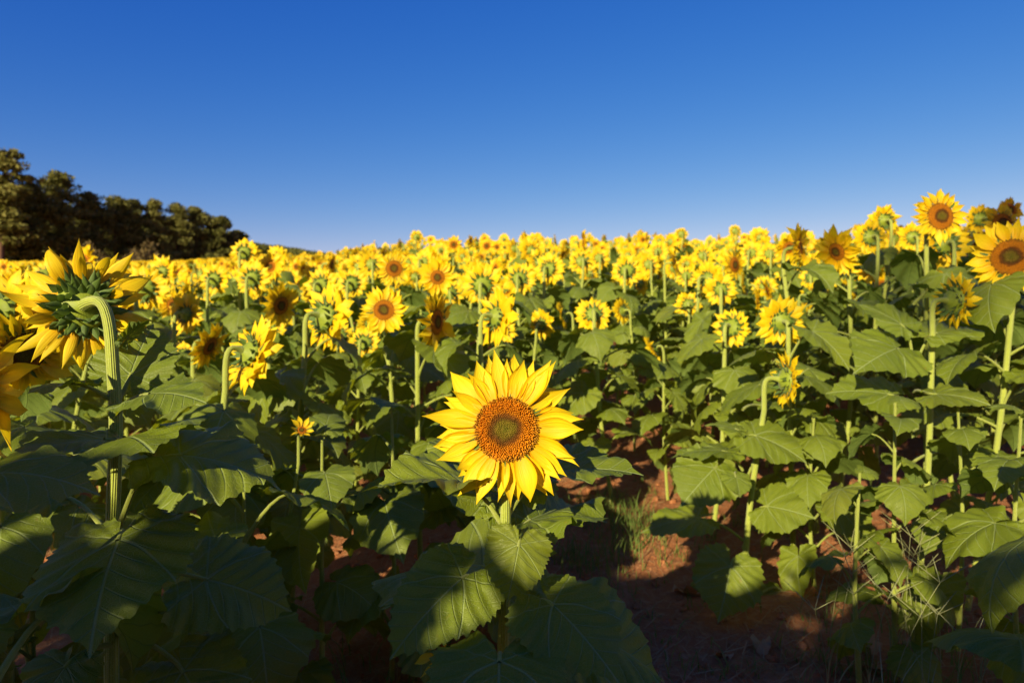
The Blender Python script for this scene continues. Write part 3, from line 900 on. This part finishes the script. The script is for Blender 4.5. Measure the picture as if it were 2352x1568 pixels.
# leaves of the tall hooked one at right
pb = root_with("side-on sunflower facing right on a tall hooked stem"); DB = 2.5
sb = lambda py: at(2098, py, DB)
for j, (spy, bpx, bpy_, bd, tpx, tpy, td, up, w, ar) in enumerate([
    (830, 2070, 745, 0, 1975, 700, .1, (-.2, -.5, .85), .8, .4),
    (870, 2060, 800, -.05, 1965, 850, -.15, (-.1, -.7, .7), 1.0, .4),
    (850, 2150, 765, .0, 2255, 762, .05, (.1, -.3, 1), .9, .5),
    (700, 2128, 662, -.03, 2085, 655, -.05, (-.1, .1, 1), .4, .6),
    (900, 2150, 905, -.15, 2272, 930, -.25, (.1, -.5, .85), 1.1, .5),
    (930, 2040, 905, 0, 1900, 900, .05, (-.1, -.5, .9), 1.0, .4),
    (1060, 2200, 1050, .1, 2270, 1100, .1, (.1, -.5, .9), 1.0, .4)]):
    custom_leaf(pb, sb(spy), at(bpx, bpy_, DB + bd), at(tpx, tpy, DB + td), up, w, ar, .1, .035, 340 + j, .0045, 105, 9)

# ------------------------------------------------------------------ leafy plants without open flowers (near)
def leafy_plant(px, d, top_py, label, seed, nleaf=10, lsize=.2, group=None, lean=0, custom=None, srad=.009, bud=False, lo=.12, hi=.96):
    r = np.random.default_rng(seed)
    bx = (px - 1176) / 1568 * d
    base = np.array([bx, d, gz(bx, d) - .01])
    top = at(px + lean, top_py, d)
    root = bpy.data.objects.new("leafy_plant", None); COL.objects.link(root); root.location = base
    tag(root, label, "plant", group)
    P = catmull([base, (base + top) / 2 + [r.normal(0, .015), r.normal(0, .015), 0], top], 7)
    link("stem", mesh_from(tube(P - base, np.linspace(srad, srad * .45, len(P)), 10), "stem", 'stem'), root)
    az = r.uniform(0, 6.28)
    for i in range(nleaf):
        f = lo + (hi - lo) * i / (nleaf - 1)
        s = lsize * (1.0 if f < .8 else 1.0 - (f - .8) * 2.9) * r.uniform(.8, 1.15)
        m = MID_MESH[r.integers(len(MID_MESH))]
        link("leaf", m, root, leaf_matrix(interp_curve(P, f) - base, az, r.uniform(-.1, .4) + (.6 if f > .93 else 0), s, r.uniform(-.3, .3)))
        az += 2.39996 + r.normal(0, .3)
    hero_bases.append((bx, d))
    return root
leafy_plant(2056, 2.05, 925, "leafy plant topped with a rosette of young leaves, right of the side-on flower", 71, 13, .135)
leafy_plant(1975, 2.0, 1085, "shorter thin-stemmed leafy plant left of the one with a rosette", 72, 8, .135)
leafy_plant(2540, 1.35, 1080, "dark leafy plant reaching in from the right edge, big shaded leaves", 73, 9, .23)
leafy_plant(-60, .95, 1150, "dark leafy plant reaching in at the lower left corner", 74, 7, .24)
leafy_plant(2345, 1.95, 960, "shaded leafy plant beside the right edge behind the big dark leaves", 75, 11, .165)
leafy_plant(740, 2.0, 1010, "slender leafy plant between the big left flower and the foreground bloom", 76, 10, .19)
leafy_plant(560, 1.75, 1090, "low leafy plant in deep shade right of the big left flower's stem", 77, 10, .22)
leafy_plant(80, 1.7, 1010, "leafy plant in shade behind the big left flower", 78, 11, .22)
leafy_plant(900, 2.15, 960, "leafy plant just left of the foreground bloom's head", 79, 11, .22)
leafy_plant(390, 2.0, 1000, "leafy plant behind the big left flower's right-hand leaves", 80, 11, .22)
leafy_plant(1080, 2.4, 1010, "leafy plant hidden partly behind the foreground bloom", 81, 10, .21)
leafy_plant(2200, 2.3, 930, "leafy plant in shade between the rosette plant and the right edge", 82, 11, .165)
leafy_plant(1870, 2.75, 960, "leafy plant behind the side-on flower's right-hand leaves", 83, 11, .175)

# small flowers low down
for (px, py, d, az, el, Rd, Lp, bpx, lab, sd_) in [
    (1010, 1490, 1.38, -60, 20, .022, .050, 1040, "small half-open sunflower low behind the foreground bloom's left leaf", 91),
    (693, 988, 1.95, 30, 40, .014, .030, 690, "tiny opening sunflower bud on a thin stem in the shaded gap", 92)]:
    r = np.random.default_rng(sd_)
    H = at(px, py, d); bx = (bpx - 1176) / 1568 * d; by = d + .05
    build_plant(np.array([bx, by, gz(bx, by) - .01]), H, facing(az, el), Rd, Lp, r, lab, nleaf=4, lsize=.10, srad=.005, petal_n=9, kw=dict(tilt=.7, spread=.3, curl=.4, wid=.22, layers=1))
    hero_bases.append((bx, by))

# ------------------------------------------------------------------ the field: prototypes and copies
PROTO = []        # (root, parts) placed first in the field itself
SPEC = [(-8, .047, .078, 1.20), (0, .044, .082, 1.26), (-18, .049, .074, 1.15), (-28, .046, .078, 1.12), (8, .042, .084, 1.28), (-12, .050, .072, 1.18)]

def plant_spec(k):
    el, Rd, Lp, h = SPEC[k]
    return el, Rd, Lp, h

def proto_plant(k):
    el, Rd, Lp, h = plant_spec(k)
    r = np.random.default_rng(900 + k)
    n = facing(180, el)
    return build_plant((0, 0, 0), np.array([0, .10, h]), n, Rd, Lp, r, "sunflower", lod='mid', nleaf=14, lsize=.185, kw=dict(tilt=.1, spread=.25, curl=.4, wid=.26), petal_n=18)[0]

def single_geo(k, lod, seed, nleaf, lsize):
    """whole plant as one Geo with materials leaf, stem, calyx, bract, disc, petal"""
    el, Rd, Lp, h = plant_spec(k)
    r = np.random.default_rng(seed)
    n = facing(180, el); H = np.array([0, .10, h])
    P = stem_curve(np.zeros(3), H, n, Rd, (r.normal(0, .02), r.normal(0, .02)))
    if lod == 'tiny': P = P[[0, 4, 9, 12, 15, 18]]
    rad = np.interp(np.linspace(0, 1, len(P)), [0, .6, .93, 1], [.012, .010, .009, Rd * .24])
    g = Geo()
    g.merge(tube(P, rad, 6 if lod == 'low' else 4), mi_map=[1])
    for (p, az, pit, s, roll, f) in leaf_plan(P, r, nleaf, lsize, .3 if lod == 'low' else .45, .80):
        g.merge(POOL[lod][r.integers(len(POOL[lod]))], leaf_matrix(p, az, pit, s, roll), mi_map=[0, 1], tint=0)
    cal, br, di, pe = head_parts(Rd, Lp, r, lod)
    Mh = frame_z(n, r.uniform(0, 6.28)); Mh[:3, 3] = H
    g.merge(cal, Mh, [2]); g.merge(br, Mh, [3]); g.merge(di, Mh, [4]); g.merge(pe, Mh, [5])
    return g
SM = ['leaf', 'stem', 'calyx', 'bract', 'disc', 'petal']

# scatter
def crest_of(u): return float(crest_at(u))
pts = []
cell = {}
def free(x, y, rad, store=True):
    cx, cy = int(math.floor(x / .5)), int(math.floor(y / .5))
    for i in range(cx - 1, cx + 2):
        for j in range(cy - 1, cy + 2):
            for (a, b) in cell.get((i, j), ()):
                if (a - x) ** 2 + (b - y) ** 2 < rad * rad: return False
    if store: cell.setdefault((cx, cy), []).append((x, y))
    return True
for (x, y) in hero_bases: cell.setdefault((int(math.floor(x / .5)), int(math.floor(y / .5))), []).append((x, y))
rs = np.random.default_rng(5)
# near and middle field, thinning far away
cand = []
for _ in range(42000):
    y = 2.55 + 19.5 * rs.uniform() ** 0.62
    x = rs.uniform(-.86, .86) * y
    cand.append((x, y))
for (x, y) in cand:
    if y > crest_of(x / y) + 2.0: continue
    # the bare strip of soil
    if .05 < x < .95 and y < 3.5: continue
    if .15 < x < .75 and y < 4.4: continue
    if -0.15 < x < .3 and y < 3.0: continue
    if free(x, y, .35 if y < 7 else .345): pts.append((x, y))
pts.sort(key=lambda p: p[1])

def choose_az(r):
    q = r.uniform()
    if q < .66: return 180 + r.normal(0, 38)
    if q < .80: return r.uniform(60, 120)
    if q < .93: return r.normal(5, 30)
    return r.uniform(230, 300)

def blocks_hero(x, y, h, rad=.13):
    hz = ground_z(x, y) + h
    ppx = 1176 + x / y * 1568; ppy = 784 - (hz - CAM_Z) / y * 1568
    rr = rad / y * 1568
    if y < 3.3 and abs(ppx - 1163) < 230 and ppy > 640: return True
    if y < 3.9 and 1890 < ppx < 2130 and ppy > 640: return True
    for (a, b, dd, hr) in hero_heads:
        if y < dd + .05 and abs(a - ppx) < (hr * .8 + rr) and abs(b - ppy) < (hr * .8 + rr): return True
        if y < dd and abs(a - ppx) < hr * .8 and ppy < b - hr: return True
    return False

FACE = {'b': "back-turned", 'f': "front-facing", 's': "side-on"}
COLS = [(-9, -.56, "under the tall pines"), (-.56, -.36, "before the wood's end"), (-.36, -.16, "where the wood runs out"),
        (-.16, .05, "up beyond the foreground bloom"), (.05, .25, "beyond the bare soil"), (.25, .46, "left of the shaded group"), (.46, 9, "in the shaded right-hand group")]
ROWS = [(0, 4.2, "large %s sunflower in the front rows %s"), (4.2, 6.3, "middling %s sunflower in the middle rows %s"), (6.3, 99, "small %s sunflower in the crowded back rows %s")]
LAND = [(1140, 728, "hooked-neck one above the foreground bloom"), (882, 712, "bright round one facing the viewer"), (575, 812, "drooping one on the leaning pale stem"),
        (1362, 722, "lone bent-neck one right of centre"), (1795, 738, "starry back-turned one"), (2160, 497, "tallest bloom at the right"), (333, 662, "one with the large green calyx"),
        (1806, 872, "side-on one by the bare soil"), (2318, 590, "glowing disc cut by the right edge"), (748, 728, "wide one with the bent neck"), (1687, 608, "orange-disc one under the skyline"), (1998, 545, "shaded pair on the skyline")]
SEEN = {}
def field_tag(o, x, y, az):
    a = az % 360
    c = 'f' if (a < 50 or a > 310) else ('b' if 125 < a < 235 else 's')
    u = x / y
    col = next(t for lo, hi, t in COLS if lo <= u < hi)
    row = next(t for lo, hi, t in ROWS if lo <= y < hi)
    grp = row.replace(" %s", "", 1).replace("sunflower", "sunflowers") % col
    lab = row % (FACE[c], col)
    if y < 5.2:
        px = 1176 + u * 1568; py = 784 - (float(ground_z(x, y)) + 1.2 * o.scale[2] - CAM_Z) / y * 1568
        for lx, ly, nm in sorted(LAND, key=lambda q: (q[0] - px) ** 2 + (q[1] - py) ** 2)[:6]:
            dx, dy = px - lx, py - ly
            rel = ("right of" if dx > 0 else "left of") if abs(dx) > abs(dy) else ("below" if dy > 0 else "above")
            dist = math.hypot(dx, dy)
            far = "just " if dist < 90 else ("" if dist < 220 else "well ")
            cand_ = "%s sunflower %s%s the %s" % (FACE[c], far, rel, nm)
            if cand_ not in SEEN: lab = cand_; break
        SEEN[lab] = 1
    tag(o, lab, "sunflower", grp)

def copy_tree(o, parent=None):
    c = o.copy(); COL.objects.link(c); c.parent = parent
    for ch in KIDS[o.name]: copy_tree(ch, c)
    return c

N_PARTS = 62
N_TOTAL = 300 - len(NEAR) - 4
single_meshes = [mesh_from(single_geo(k % 6, 'low', 1200 + k, 10, .195), "sunflower", SM) for k in range(12)]
tiny_geos = [single_geo(k % 6, 'tiny', 1400 + k, 6, .22) for k in range(10)]
protos = [proto_plant(k) for k in range(6)]
KIDS = {}
for o in COL.objects:
    KIDS.setdefault(o.name, [])
    if o.parent: KIDS.setdefault(o.parent.name, []).append(o)
used = [False] * 6
field = Geo()
count = 0
stuff_n = 0
for (x, y) in pts:
    r = np.random.default_rng(int(abs(x * 7919) + y * 104729) % 100000)
    k = int(r.integers(6)); az = choose_az(r)
    sc = r.uniform(.84, 1.10) if y < 6 else r.uniform(.86, 1.18)
    if x / y > .5: sc *= 1.06
    h = SPEC[k][3] * sc
    tries = 0
    while blocks_hero(x, y, h) and tries < 6:
        sc *= .93; h = SPEC[k][3] * sc; tries += 1
    if blocks_hero(x, y, h): continue
    z = float(ground_full(np.array([x]), np.array([y]))[0]) - .01
    rot = R(az - 180)
    if count < N_PARTS:
        if used[k]: o = copy_tree(protos[k])
        else: o = protos[k]; used[k] = True
        o.location = (x, y, z); o.rotation_euler = (r.normal(0, .03), r.normal(0, .03), rot); o.scale = (sc,) * 3
        field_tag(o, x, y, az); count += 1
    elif count < N_TOTAL:
        o = link("sunflower", single_meshes[int(r.integers(12))])
        o.location = (x, y, z); o.rotation_euler = (r.normal(0, .03), r.normal(0, .03), rot); o.scale = (sc,) * 3
        field_tag(o, x, y, az); count += 1
    else:
        Mx = Matrix.Translation((x, y, z)) @ Matrix.Rotation(rot, 4, 'Z') @ Matrix.Scale(sc, 4)
        field.merge(tiny_geos[int(r.integers(10))], np.array(Mx), tint=float(r.uniform(0, 1)) * .2)
        stuff_n += 1
# the far left of the field, beyond 22 m
rf = np.random.default_rng(6)
for _ in range(6500):
    y = 22 + 48 * rf.uniform() ** .8; x = rf.uniform(-.84, -.14) * y
    if y > crest_of(x / y) + 2: continue
    k = int(rf.integers(10))
    sc = rf.uniform(1.0, 1.2)
    Mx = Matrix.Translation((x, y, float(ground_z(x, y)))) @ Matrix.Rotation(R(choose_az(rf) - 180), 4, 'Z') @ Matrix.Scale(sc, 4)
    Vh = tiny_geos[k]
    field.merge(Vh, np.array(Mx)); stuff_n += 1
fo = link("sunflower_field", mesh_from(field, "sunflower_field", SM))
tag(fo, "far mass of yellow sunflowers covering the slope up to the skyline", "sunflower field", kind='stuff')
print("plants: individual", count, "mass", stuff_n, "pts", len(pts), "faces", len(field.arrays()[1]))

# ------------------------------------------------------------------ plants and trees behind the camera whose shade falls on the near plants
rb = np.random.default_rng(31)
def leafy_single(seed):
    q = np.random.default_rng(seed); g = Geo()
    P = catmull([(0, 0, 0), (q.normal(0, .03), q.normal(0, .03), .5), (0, 0, 1.0)], 5)
    tube(P, np.linspace(.009, .005, len(P)), 6, 1, g)
    az = q.uniform(0, 6.28)
    for i in range(20):
        f = .22 + .76 * i / 19
        sz = .17 * (1 if f < .8 else 1 - (f - .8) * 2.2) * q.uniform(.85, 1.15)
        g.merge(POOL['low'][q.integers(8)], leaf_matrix(interp_curve(P, f), az, q.uniform(-.4, .15), sz, q.uniform(-.3, .3)))
        az += 2.39996
    return g
LS = [mesh_from(leafy_single(60 + i), "leafy_plant", ['leaf', 'stem']) for i in range(5)]
for y0, hh in ((-1.9, 1.94), (-2.4, 2.05)):
    x = -4.6
    while x < 2.4:
        px_, py_ = x + rb.normal(0, .04), y0 + rb.normal(0, .06)
        o = link("leafy_plant", LS[int(rb.integers(5))])
        h_ = hh + rb.normal(0, .04) + .13 * float(1 - sstep(px_, -2.1, -1.5))
        o.location = (px_, py_, gz(px_, py_) - .01); o.rotation_euler = (0, 0, rb.uniform(0, 6.28)); o.scale = (h_,) * 3
        tag(o, "tall leafy plant in the row behind the viewer whose shade covers the near leaves", "plant", "leafy plants in the row behind the viewer")
        x += .32

# ------------------------------------------------------------------ trees
def clump_faces(C, rad, n, size, r, flat=.6, g=None, tint=None):
    """n small random quads spread in an ellipsoid shell round C"""
    g = g or Geo()
    v = r.normal(0, 1, (n, 3)); v /= np.linalg.norm(v, axis=1)[:, None]
    q = r.uniform(.25, 1, n) ** .5
    p = C + v * (q * rad)[:, None] * np.array([1, 1, flat])
    a = r.normal(0, 1, (n, 3)); a /= np.linalg.norm(a, axis=1)[:, None]
    b = np.cross(a, r.normal(0, 1, (n, 3))); b /= np.linalg.norm(b, axis=1)[:, None]
    s = size * r.uniform(.5, 1.3, n)[:, None]
    V = np.stack([p - a * s, p - b * s * .45, p + a * s, p + b * s * .45], 1)
    L = np.zeros((n, 4, 3)); L[:, :, 2] = r.uniform(0, 1, n)[:, None]
    Q = np.arange(n * 4).reshape(n, 4)
    return g.add(V, Q, L)

def pine_geo(h, cw, seed, kind='layered', dens=1.0, leaf=.27, start=None):
    r = np.random.default_rng(seed)
    tr = Geo(); cr = Geo()
    bend = r.normal(0, .02 * h, 2)
    P = np.array([[bend[0] * t ** 2, bend[1] * t ** 2, h * t] for t in np.linspace(0, .97, 9)])
    tube(P, np.linspace(.020 * h, .004 * h, 9), 8, 0, tr)
    n = int(40 * dens) if kind != 'round' else int(46 * dens)
    for i in range(n):
        f = (.16 if kind != 'tall' else .22) + (.82 if kind != 'tall' else .76) * (i + r.uniform(0, 1)) / n
        if start is not None: f = start + (.97 - start) * (i + r.uniform(0, 1)) / n
        c = np.array([np.interp(f, np.linspace(0, .97, 9), P[:, k]) for k in range(3)])
        prof = {'layered': (1 - f) ** .55 * 1.15, 'round': math.sin(math.pi * min(max((f - .2) / .85, 0), 1)) ** .6, 'tall': .55 + .3 * math.sin(f * 9)}[kind]
        if f > .9: prof *= .55
        a = r.uniform(0, 6.28); l = cw * prof * r.uniform(.45, 1.1)
        e = c + np.array([math.cos(a) * l, math.sin(a) * l, l * r.uniform(.0, .35)])
        tube(np.array([c, (c + e) / 2 + [0, 0, -.03 * l], e]), np.linspace(.006 * h * (1.1 - f), .0015 * h, 3), 4, 0, tr)
        for q in range(3):
            cc = c + (e - c) * (.45 + .3 * q) + r.normal(0, .10 * cw, 3) * [1, 1, .4]
            rad = cw * r.uniform(.24, .44)
            clump_faces(cc, rad * (1 if kind == 'round' else 1.1), int(75 * dens), leaf, r, .62 if kind == 'round' else .42, cr)
    clump_faces(P[-1] + [0, 0, .1], cw * .25, int(120 * dens), leaf, r, .8, cr)
    return tr, cr

TREE_MESH = []
for i, (h, cw, kind) in enumerate([(15, 3.4, 'layered'), (15, 3.0, 'tall'), (14, 3.3, 'round'), (15, 3.8, 'layered'), (13, 2.6, 'round')]):
    t, c = pine_geo(h, cw, 40 + i, kind)
    TREE_MESH.append((mesh_from(t, "trunk", 'bark'), mesh_from(c, "crown", 'needle', smooth=False), h))

def tree(px, top_py, d, k, label, group=None, wscale=1.0, name="pine_tree", h=None, rot=None):
    x = (px - 1176) / 1568 * d
    zt = CAM_Z - (top_py - 784) / 1568 * d
    z0 = float(ground_z(x, d)) - .3
    hh = zt - z0
    tm, cm, H0 = TREE_MESH[k]
    root = bpy.data.objects.new(name, None); COL.objects.link(root)
    root.location = (x, d, z0)
    s = hh / (H0 * 1.02); wscale *= 1.2
    root.scale = (s * wscale, s * wscale, s)
    root.rotation_euler = (0, 0, rot if rot is not None else (px * 1.7) % 6.28)
    tag(root, label, "tree", group)
    link("trunk", tm, root); link("crown", cm, root)
    return root
tree(2, 350, 72, 1, "tallest ragged pine standing at the left edge of the photo", wscale=1.1)
tree(72, 424, 76, 2, "brownish-topped pine between the tallest one and the broad layered one")
tree(140, 392, 80, 0, "broad pine with layered flat boughs, second highest in the wood", wscale=1.0)
tree(205, 446, 84, 2, "rounded pine just right of the broad layered one")
tree(265, 450, 88, 3, "wide flat-topped pine in the middle of the wood", wscale=.95)
tree(312, 458, 90, 4, "round-crowned pine between the flat-topped one and the pair with sky behind")
tree(358, 456, 92, 0, "pine with a pointed dark top left of the sky gaps", wscale=.8)
tree(405, 466, 94, 3, "pine with thin trunk and sky showing through its boughs", wscale=.8)
tree(448, 478, 97, 2, "rounded pine next to last before the wood drops", wscale=.85)
tree(515, 496, 99, 4, "slender separate pine at the right-hand end of the wood", wscale=.85)
rt = np.random.default_rng(77)
WL = "dark pine massed in the shaded depth of the wood"
for i in range(26):
    px = -160 + i * 27 + rt.normal(0, 6)
    top = np.interp(px, [-160, 0, 60, 200, 300, 400, 480, 560], [360, 420, 450, 475, 490, 500, 525, 560]) + rt.uniform(-4, 22)
    tree(px, top, np.interp(px, [-160, 560], [84, 112]) + rt.uniform(0, 10), int(rt.integers(5)), WL, "pines massed in the wood", wscale=1.15)
tree(548, 528, 104, 4, "short pine tucked against the right foot of the slender end one", wscale=1.0)

def shrub_mesh(seed, m):
    r = np.random.default_rng(seed); g = Geo(); s = Geo()
    for i in range(11):
        a = r.uniform(0, 6.28); q = r.uniform(0, 1) ** .5
        c = np.array([math.cos(a) * q, math.sin(a) * q, r.uniform(.25, 1.0) * (1.25 - .6 * q)])
        clump_faces(c, r.uniform(.35, .55), 150, .09, r, .9, g)
        tube(np.array([[c[0] * .15, c[1] * .15, -.3], c * [.6, .6, .5], c]), [.05, .035, .02], 5, 0, s)
    return mesh_from(g, "foliage", m, smooth=False), mesh_from(s, "branches", 'bark')
SH = [shrub_mesh(60, 'shrub'), shrub_mesh(61, 'shrub'), shrub_mesh(62, 'rust_shrub')]
def shrub(px, top_py, d, w, k, label, group=None):
    x = (px - 1176) / 1568 * d; z0 = float(ground_z(x, d)) - .2
    hh = CAM_Z - (top_py - 784) / 1568 * d - z0
    root = bpy.data.objects.new("shrub", None); COL.objects.link(root)
    root.location = (x, d, z0); root.scale = (w, w, hh / 1.5); root.rotation_euler = (0, 0, px)
    tag(root, label, "shrub", group)
    link("foliage", SH[k][0], root); link("branches", SH[k][1], root)
shrub(332, 552, 76, 2.0, 2, "rust-brown shrub at the foot of the wood")
shrub(210, 556, 77, 1.7, 2, "dull brown shrub under the pines, left of the rust-brown one")
for i, px in enumerate(range(-40, 560, 30)):
    shrub(px + rt.normal(0, 8), np.interp(px, [-40, 300, 560], [572, 575, 566]) + rt.uniform(-14, 10), 74 + px * .03 + rt.uniform(0, 3), rt.uniform(1.5, 2.4), int(rt.integers(2)),
          "olive green shrub in the belt at the foot of the wood", "olive shrubs along the foot of the wood")
# far low wood running right to the skyline
fw = Geo()
for i in range(300):
    px = rt.uniform(540, 790); d = rt.uniform(120, 150)
    top = np.interp(px, [540, 580, 640, 700, 790], [552, 558, 564, 574, 588]) + rt.uniform(-3, 5)
    x = (px - 1176) / 1568 * d; z = CAM_Z - (top - 784) / 1568 * d
    for q in range(3):
        clump_faces(np.array([x, d, z - 1.0 - 1.7 * q]), 1.1, 60, .28, rt, .9, fw)
fwo = link("far_wood", mesh_from(fw, "far_wood", 'needle', smooth=False))
tag(fwo, "low far woodland thinning down to the skyline right of the pines", "woodland", kind='stuff')

# tree behind the camera shading the right of the field
def shade_tree(target, dist, h_extra, k, s, label):
    p = np.array(target) + np.array(sd) * dist
    tm, cm, H0 = TREE_MESH[k]
    root = bpy.data.objects.new("pine_tree", None); COL.objects.link(root)
    top = p[2] + h_extra
    root.location = (p[0], p[1], -.2); root.scale = (s, s, top / H0)
    tag(root, label, "tree", "pines behind the viewer")
    link("trunk", tm, root); link("crown", cm, root)
sp_t, sp_c = pine_geo(18, 3.0, 99, 'tall', .43, .25, .53)
um = (mesh_from(sp_t, "trunk", 'bark'), mesh_from(sp_c, "crown", 'needle', smooth=False))
for q, (p_, back_) in enumerate([(1.15, 20), (3.4, 21), (5.8, 20.5), (8.2, 21)]):
    root = bpy.data.objects.new("pine_tree", None); COL.objects.link(root)
    root.location = (p_ / .883 - .469 * back_, -.883 * back_, -.1); root.rotation_euler = (0, 0, q * 1.3)
    tag(root, "tall bare-trunked pine behind the viewer shading the right side of the field", "tree", "pines behind the viewer")
    link("trunk", um[0], root); link("crown", um[1], root)

# ------------------------------------------------------------------ straw litter, grass and weeds
lit = Geo(); r = np.random.default_rng(88)
n = 15000
y = 1.2 + 4.2 * r.uniform(0, 1, n) ** .8; x = r.uniform(-.75, .8, n) * y
dens = (vnoise(x * 1.5, y * 1.5) * .5 + .5); keep = r.uniform(0, 1, n) < dens * .9 + .15
x, y = x[keep], y[keep]; n = len(x)
a = r.uniform(0, 3.14, n); l = r.uniform(.015, .085, n); w = r.uniform(.0006, .0016, n)
dx, dy = np.cos(a) * l, np.sin(a) * l
z0 = ground_full(x - dx, y - dy) + .004 + r.uniform(0, .008, n); z1 = ground_full(x, y) + .006 + r.uniform(0, .012, n); z2 = ground_full(x + dx, y + dy) + .004 + r.uniform(0, .015, n)
cx, cy = -np.sin(a) * w, np.cos(a) * w; kx, ky = -np.sin(a) * l * r.normal(0, .12, n), np.cos(a) * l * r.normal(0, .12, n)
V = np.stack([np.stack([x - dx - cx, y - dy - cy, z0], -1), np.stack([x - dx + cx, y - dy + cy, z0], -1),
              np.stack([x + kx - cx, y + ky - cy, z1], -1), np.stack([x + kx + cx, y + ky + cy, z1 + w], -1),
              np.stack([x + dx - cx, y + dy - cy, z2], -1), np.stack([x + dx + cx, y + dy + cy, z2], -1)], 1)
b = (np.arange(n) * 6)[:, None]
Q = np.concatenate([b + [[0, 1, 3, 2]], b + [[2, 3, 5, 4]]])
L = np.zeros((n, 6, 3)); L[:, :, 2] = r.uniform(0, 1, n)[:, None]
lit.add(V, Q, L)
lo_ = link("straw_litter", mesh_from(lit, "straw_litter", 'straw'))
tag(lo_, "dry straw and dead grass scattered over the red soil", "straw", kind='stuff')

# clods of earth
cl = Geo()
for i in range(900):
    y = 1.5 + 3.6 * r.uniform() ** .8; x = r.uniform(-.7, .75) * y
    s = r.uniform(.004, .022) * (1 if r.uniform() < .9 else 1.6)
    pr = [(.001, s * .8), (s * .6, s * .62), (s, s * .15), (s * .9, -s * .4)]
    g = revolve([(a_, b_, 0) for a_, b_ in pr], 7)
    Vv = g.V[0] + r.normal(0, s * .16, g.V[0].shape)
    g.V[0] = Vv
    cl.merge(g, np.array(Matrix.Translation((x, y, gz(x, y))) @ Matrix.Rotation(r.uniform(0, 6), 4, 'Z')))
co = link("soil_clods", mesh_from(cl, "soil_clods", 'soil', smooth=False))
tag(co, "small crumbs and clods of red earth on the bare strip", "soil crumbs", kind='stuff')

# withered leaves lying on the soil
for i in range(9):
    y = r.uniform(2.0, 4.2); x = r.uniform(.02, .55) * y
    g = blade(r.uniform(.05, .10), r.uniform(.7, 1.0), 33, 4, r, droop=r.uniform(.5, 2.2), fold=r.uniform(.1, .7), wave=.09)
    o = link("fallen_leaf", mesh_from(g, "fallen_leaf", 'straw')); o.location = (x, y, gz(x, y) + .012); o.rotation_euler = (r.normal(0, .2), r.normal(0, .2), r.uniform(0, 6.28))
    tag(o, "curled brown dead leaf lying on the bare red soil", "leaf", "dead leaves on the bare soil")

def blade_strip(g, p, az, l, w, bend, r, n=6, mi=0):
    t = np.linspace(0, 1, n)
    ang = math.pi / 2 - bend * t ** 1.3
    d = np.array([math.cos(az), math.sin(az)])
    hx = np.cumsum(np.concatenate([[0], np.diff(t)]) * np.cos(ang)) * l
    hz = np.cumsum(np.concatenate([[0], np.diff(t)]) * np.sin(ang)) * l
    c = np.stack([p[0] + d[0] * hx, p[1] + d[1] * hx, p[2] + hz], -1)
    ww = w * (1 - t ** 2) + .0002
    sd = np.array([-d[1], d[0], 0])
    P = np.stack([c - sd * ww[:, None], c + sd * ww[:, None]], 1)
    L = np.zeros((n, 2, 3)); L[:, :, 2] = r.uniform(0, 1)
    grid(P, L, False, mi, g)

gr = Geo()
def tuft(cx, cy, rad, n, lmin, lmax, w=.0018, bend=(.6, 2.2)):
    for i in range(n):
        a = r.uniform(0, 6.28); q = rad * r.uniform() ** .6
        px_, py_ = cx + math.cos(a) * q, cy + math.sin(a) * q
        blade_strip(gr, (px_, py_, gz(px_, py_) - .005), r.uniform(0, 6.28), r.uniform(lmin, lmax), w * r.uniform(.6, 1.4), r.uniform(*bend), r)
for (px, py, d, n, rad) in [(1425, 0, 3.35, 260, .22), (1380, 0, 3.6, 120, .2), (1470, 0, 3.1, 90, .18), (1340, 0, 2.95, 140, .16), (2060, 0, 1.9, 70, .28), (2180, 0, 2.0, 60, .25),
                             (1990, 0, 2.2, 60, .3), (1330, 0, 1.9, 70, .22), (900, 0, 2.0, 50, .3), (1560, 0, 2.2, 30, .35), (2300, 0, 2.1, 60, .3), (700, 0, 2.2, 50, .4)]:
    tuft((px - 1176) / 1568 * d, d, rad, n, .05, .19)
for _ in range(150):
    d = r.uniform(1.8, 4.5); px = r.uniform(1230, 2200)
    tuft((px - 1176) / 1568 * d, d, .05, 9, .03, .09)
go = link("grass", mesh_from(gr, "grass", 'grass'))
tag(go, "thin green grass growing on the soil between the plants", "grass", kind='stuff')

# tall weed stalks at lower right (each one a thing)
for i in range(20):
    d = r.uniform(1.7, 2.15); px = r.uniform(1900, 2270)
    x = (px - 1176) / 1568 * d; z = gz(x, d)
    g = Geo(); az = r.uniform(0, 6.28); l = r.uniform(.28, .46); bend = r.uniform(.1, .6)
    for q in range(3): blade_strip(g, (x, d, z), az + r.normal(0, .8), l * r.uniform(.4, .7), .0016, r.uniform(.3, 1.2), r, 7)
    t = np.linspace(0, 1, 8); hx = l * bend * t ** 2 * .7; hz_ = l * t
    P = np.stack([x + math.cos(az) * hx, d + math.sin(az) * hx, z + hz_], -1)
    tube(P, np.linspace(.0012, .0006, 8), 5, 0, g)
    for q in range(4):
        aa = az + q * 1.6; e = P[-1] + np.array([math.cos(aa), math.sin(aa), .8]) * r.uniform(.05, .10)
        tube(np.array([P[-1], (P[-1] + e) / 2, e]), [.0008, .0012, .0005], 4, 0, g)
    V0 = np.array([x, d, z]); g.arrays(); g.V[0] = g.V[0] - V0
    o = link("weed_stalk", mesh_from(g, "weed_stalk", 'seedhead')); o.location = V0
    tag(o, "thin pale weed stalk with forked tip under the shaded leafy plants", "weed", "weed stalks at lower right")
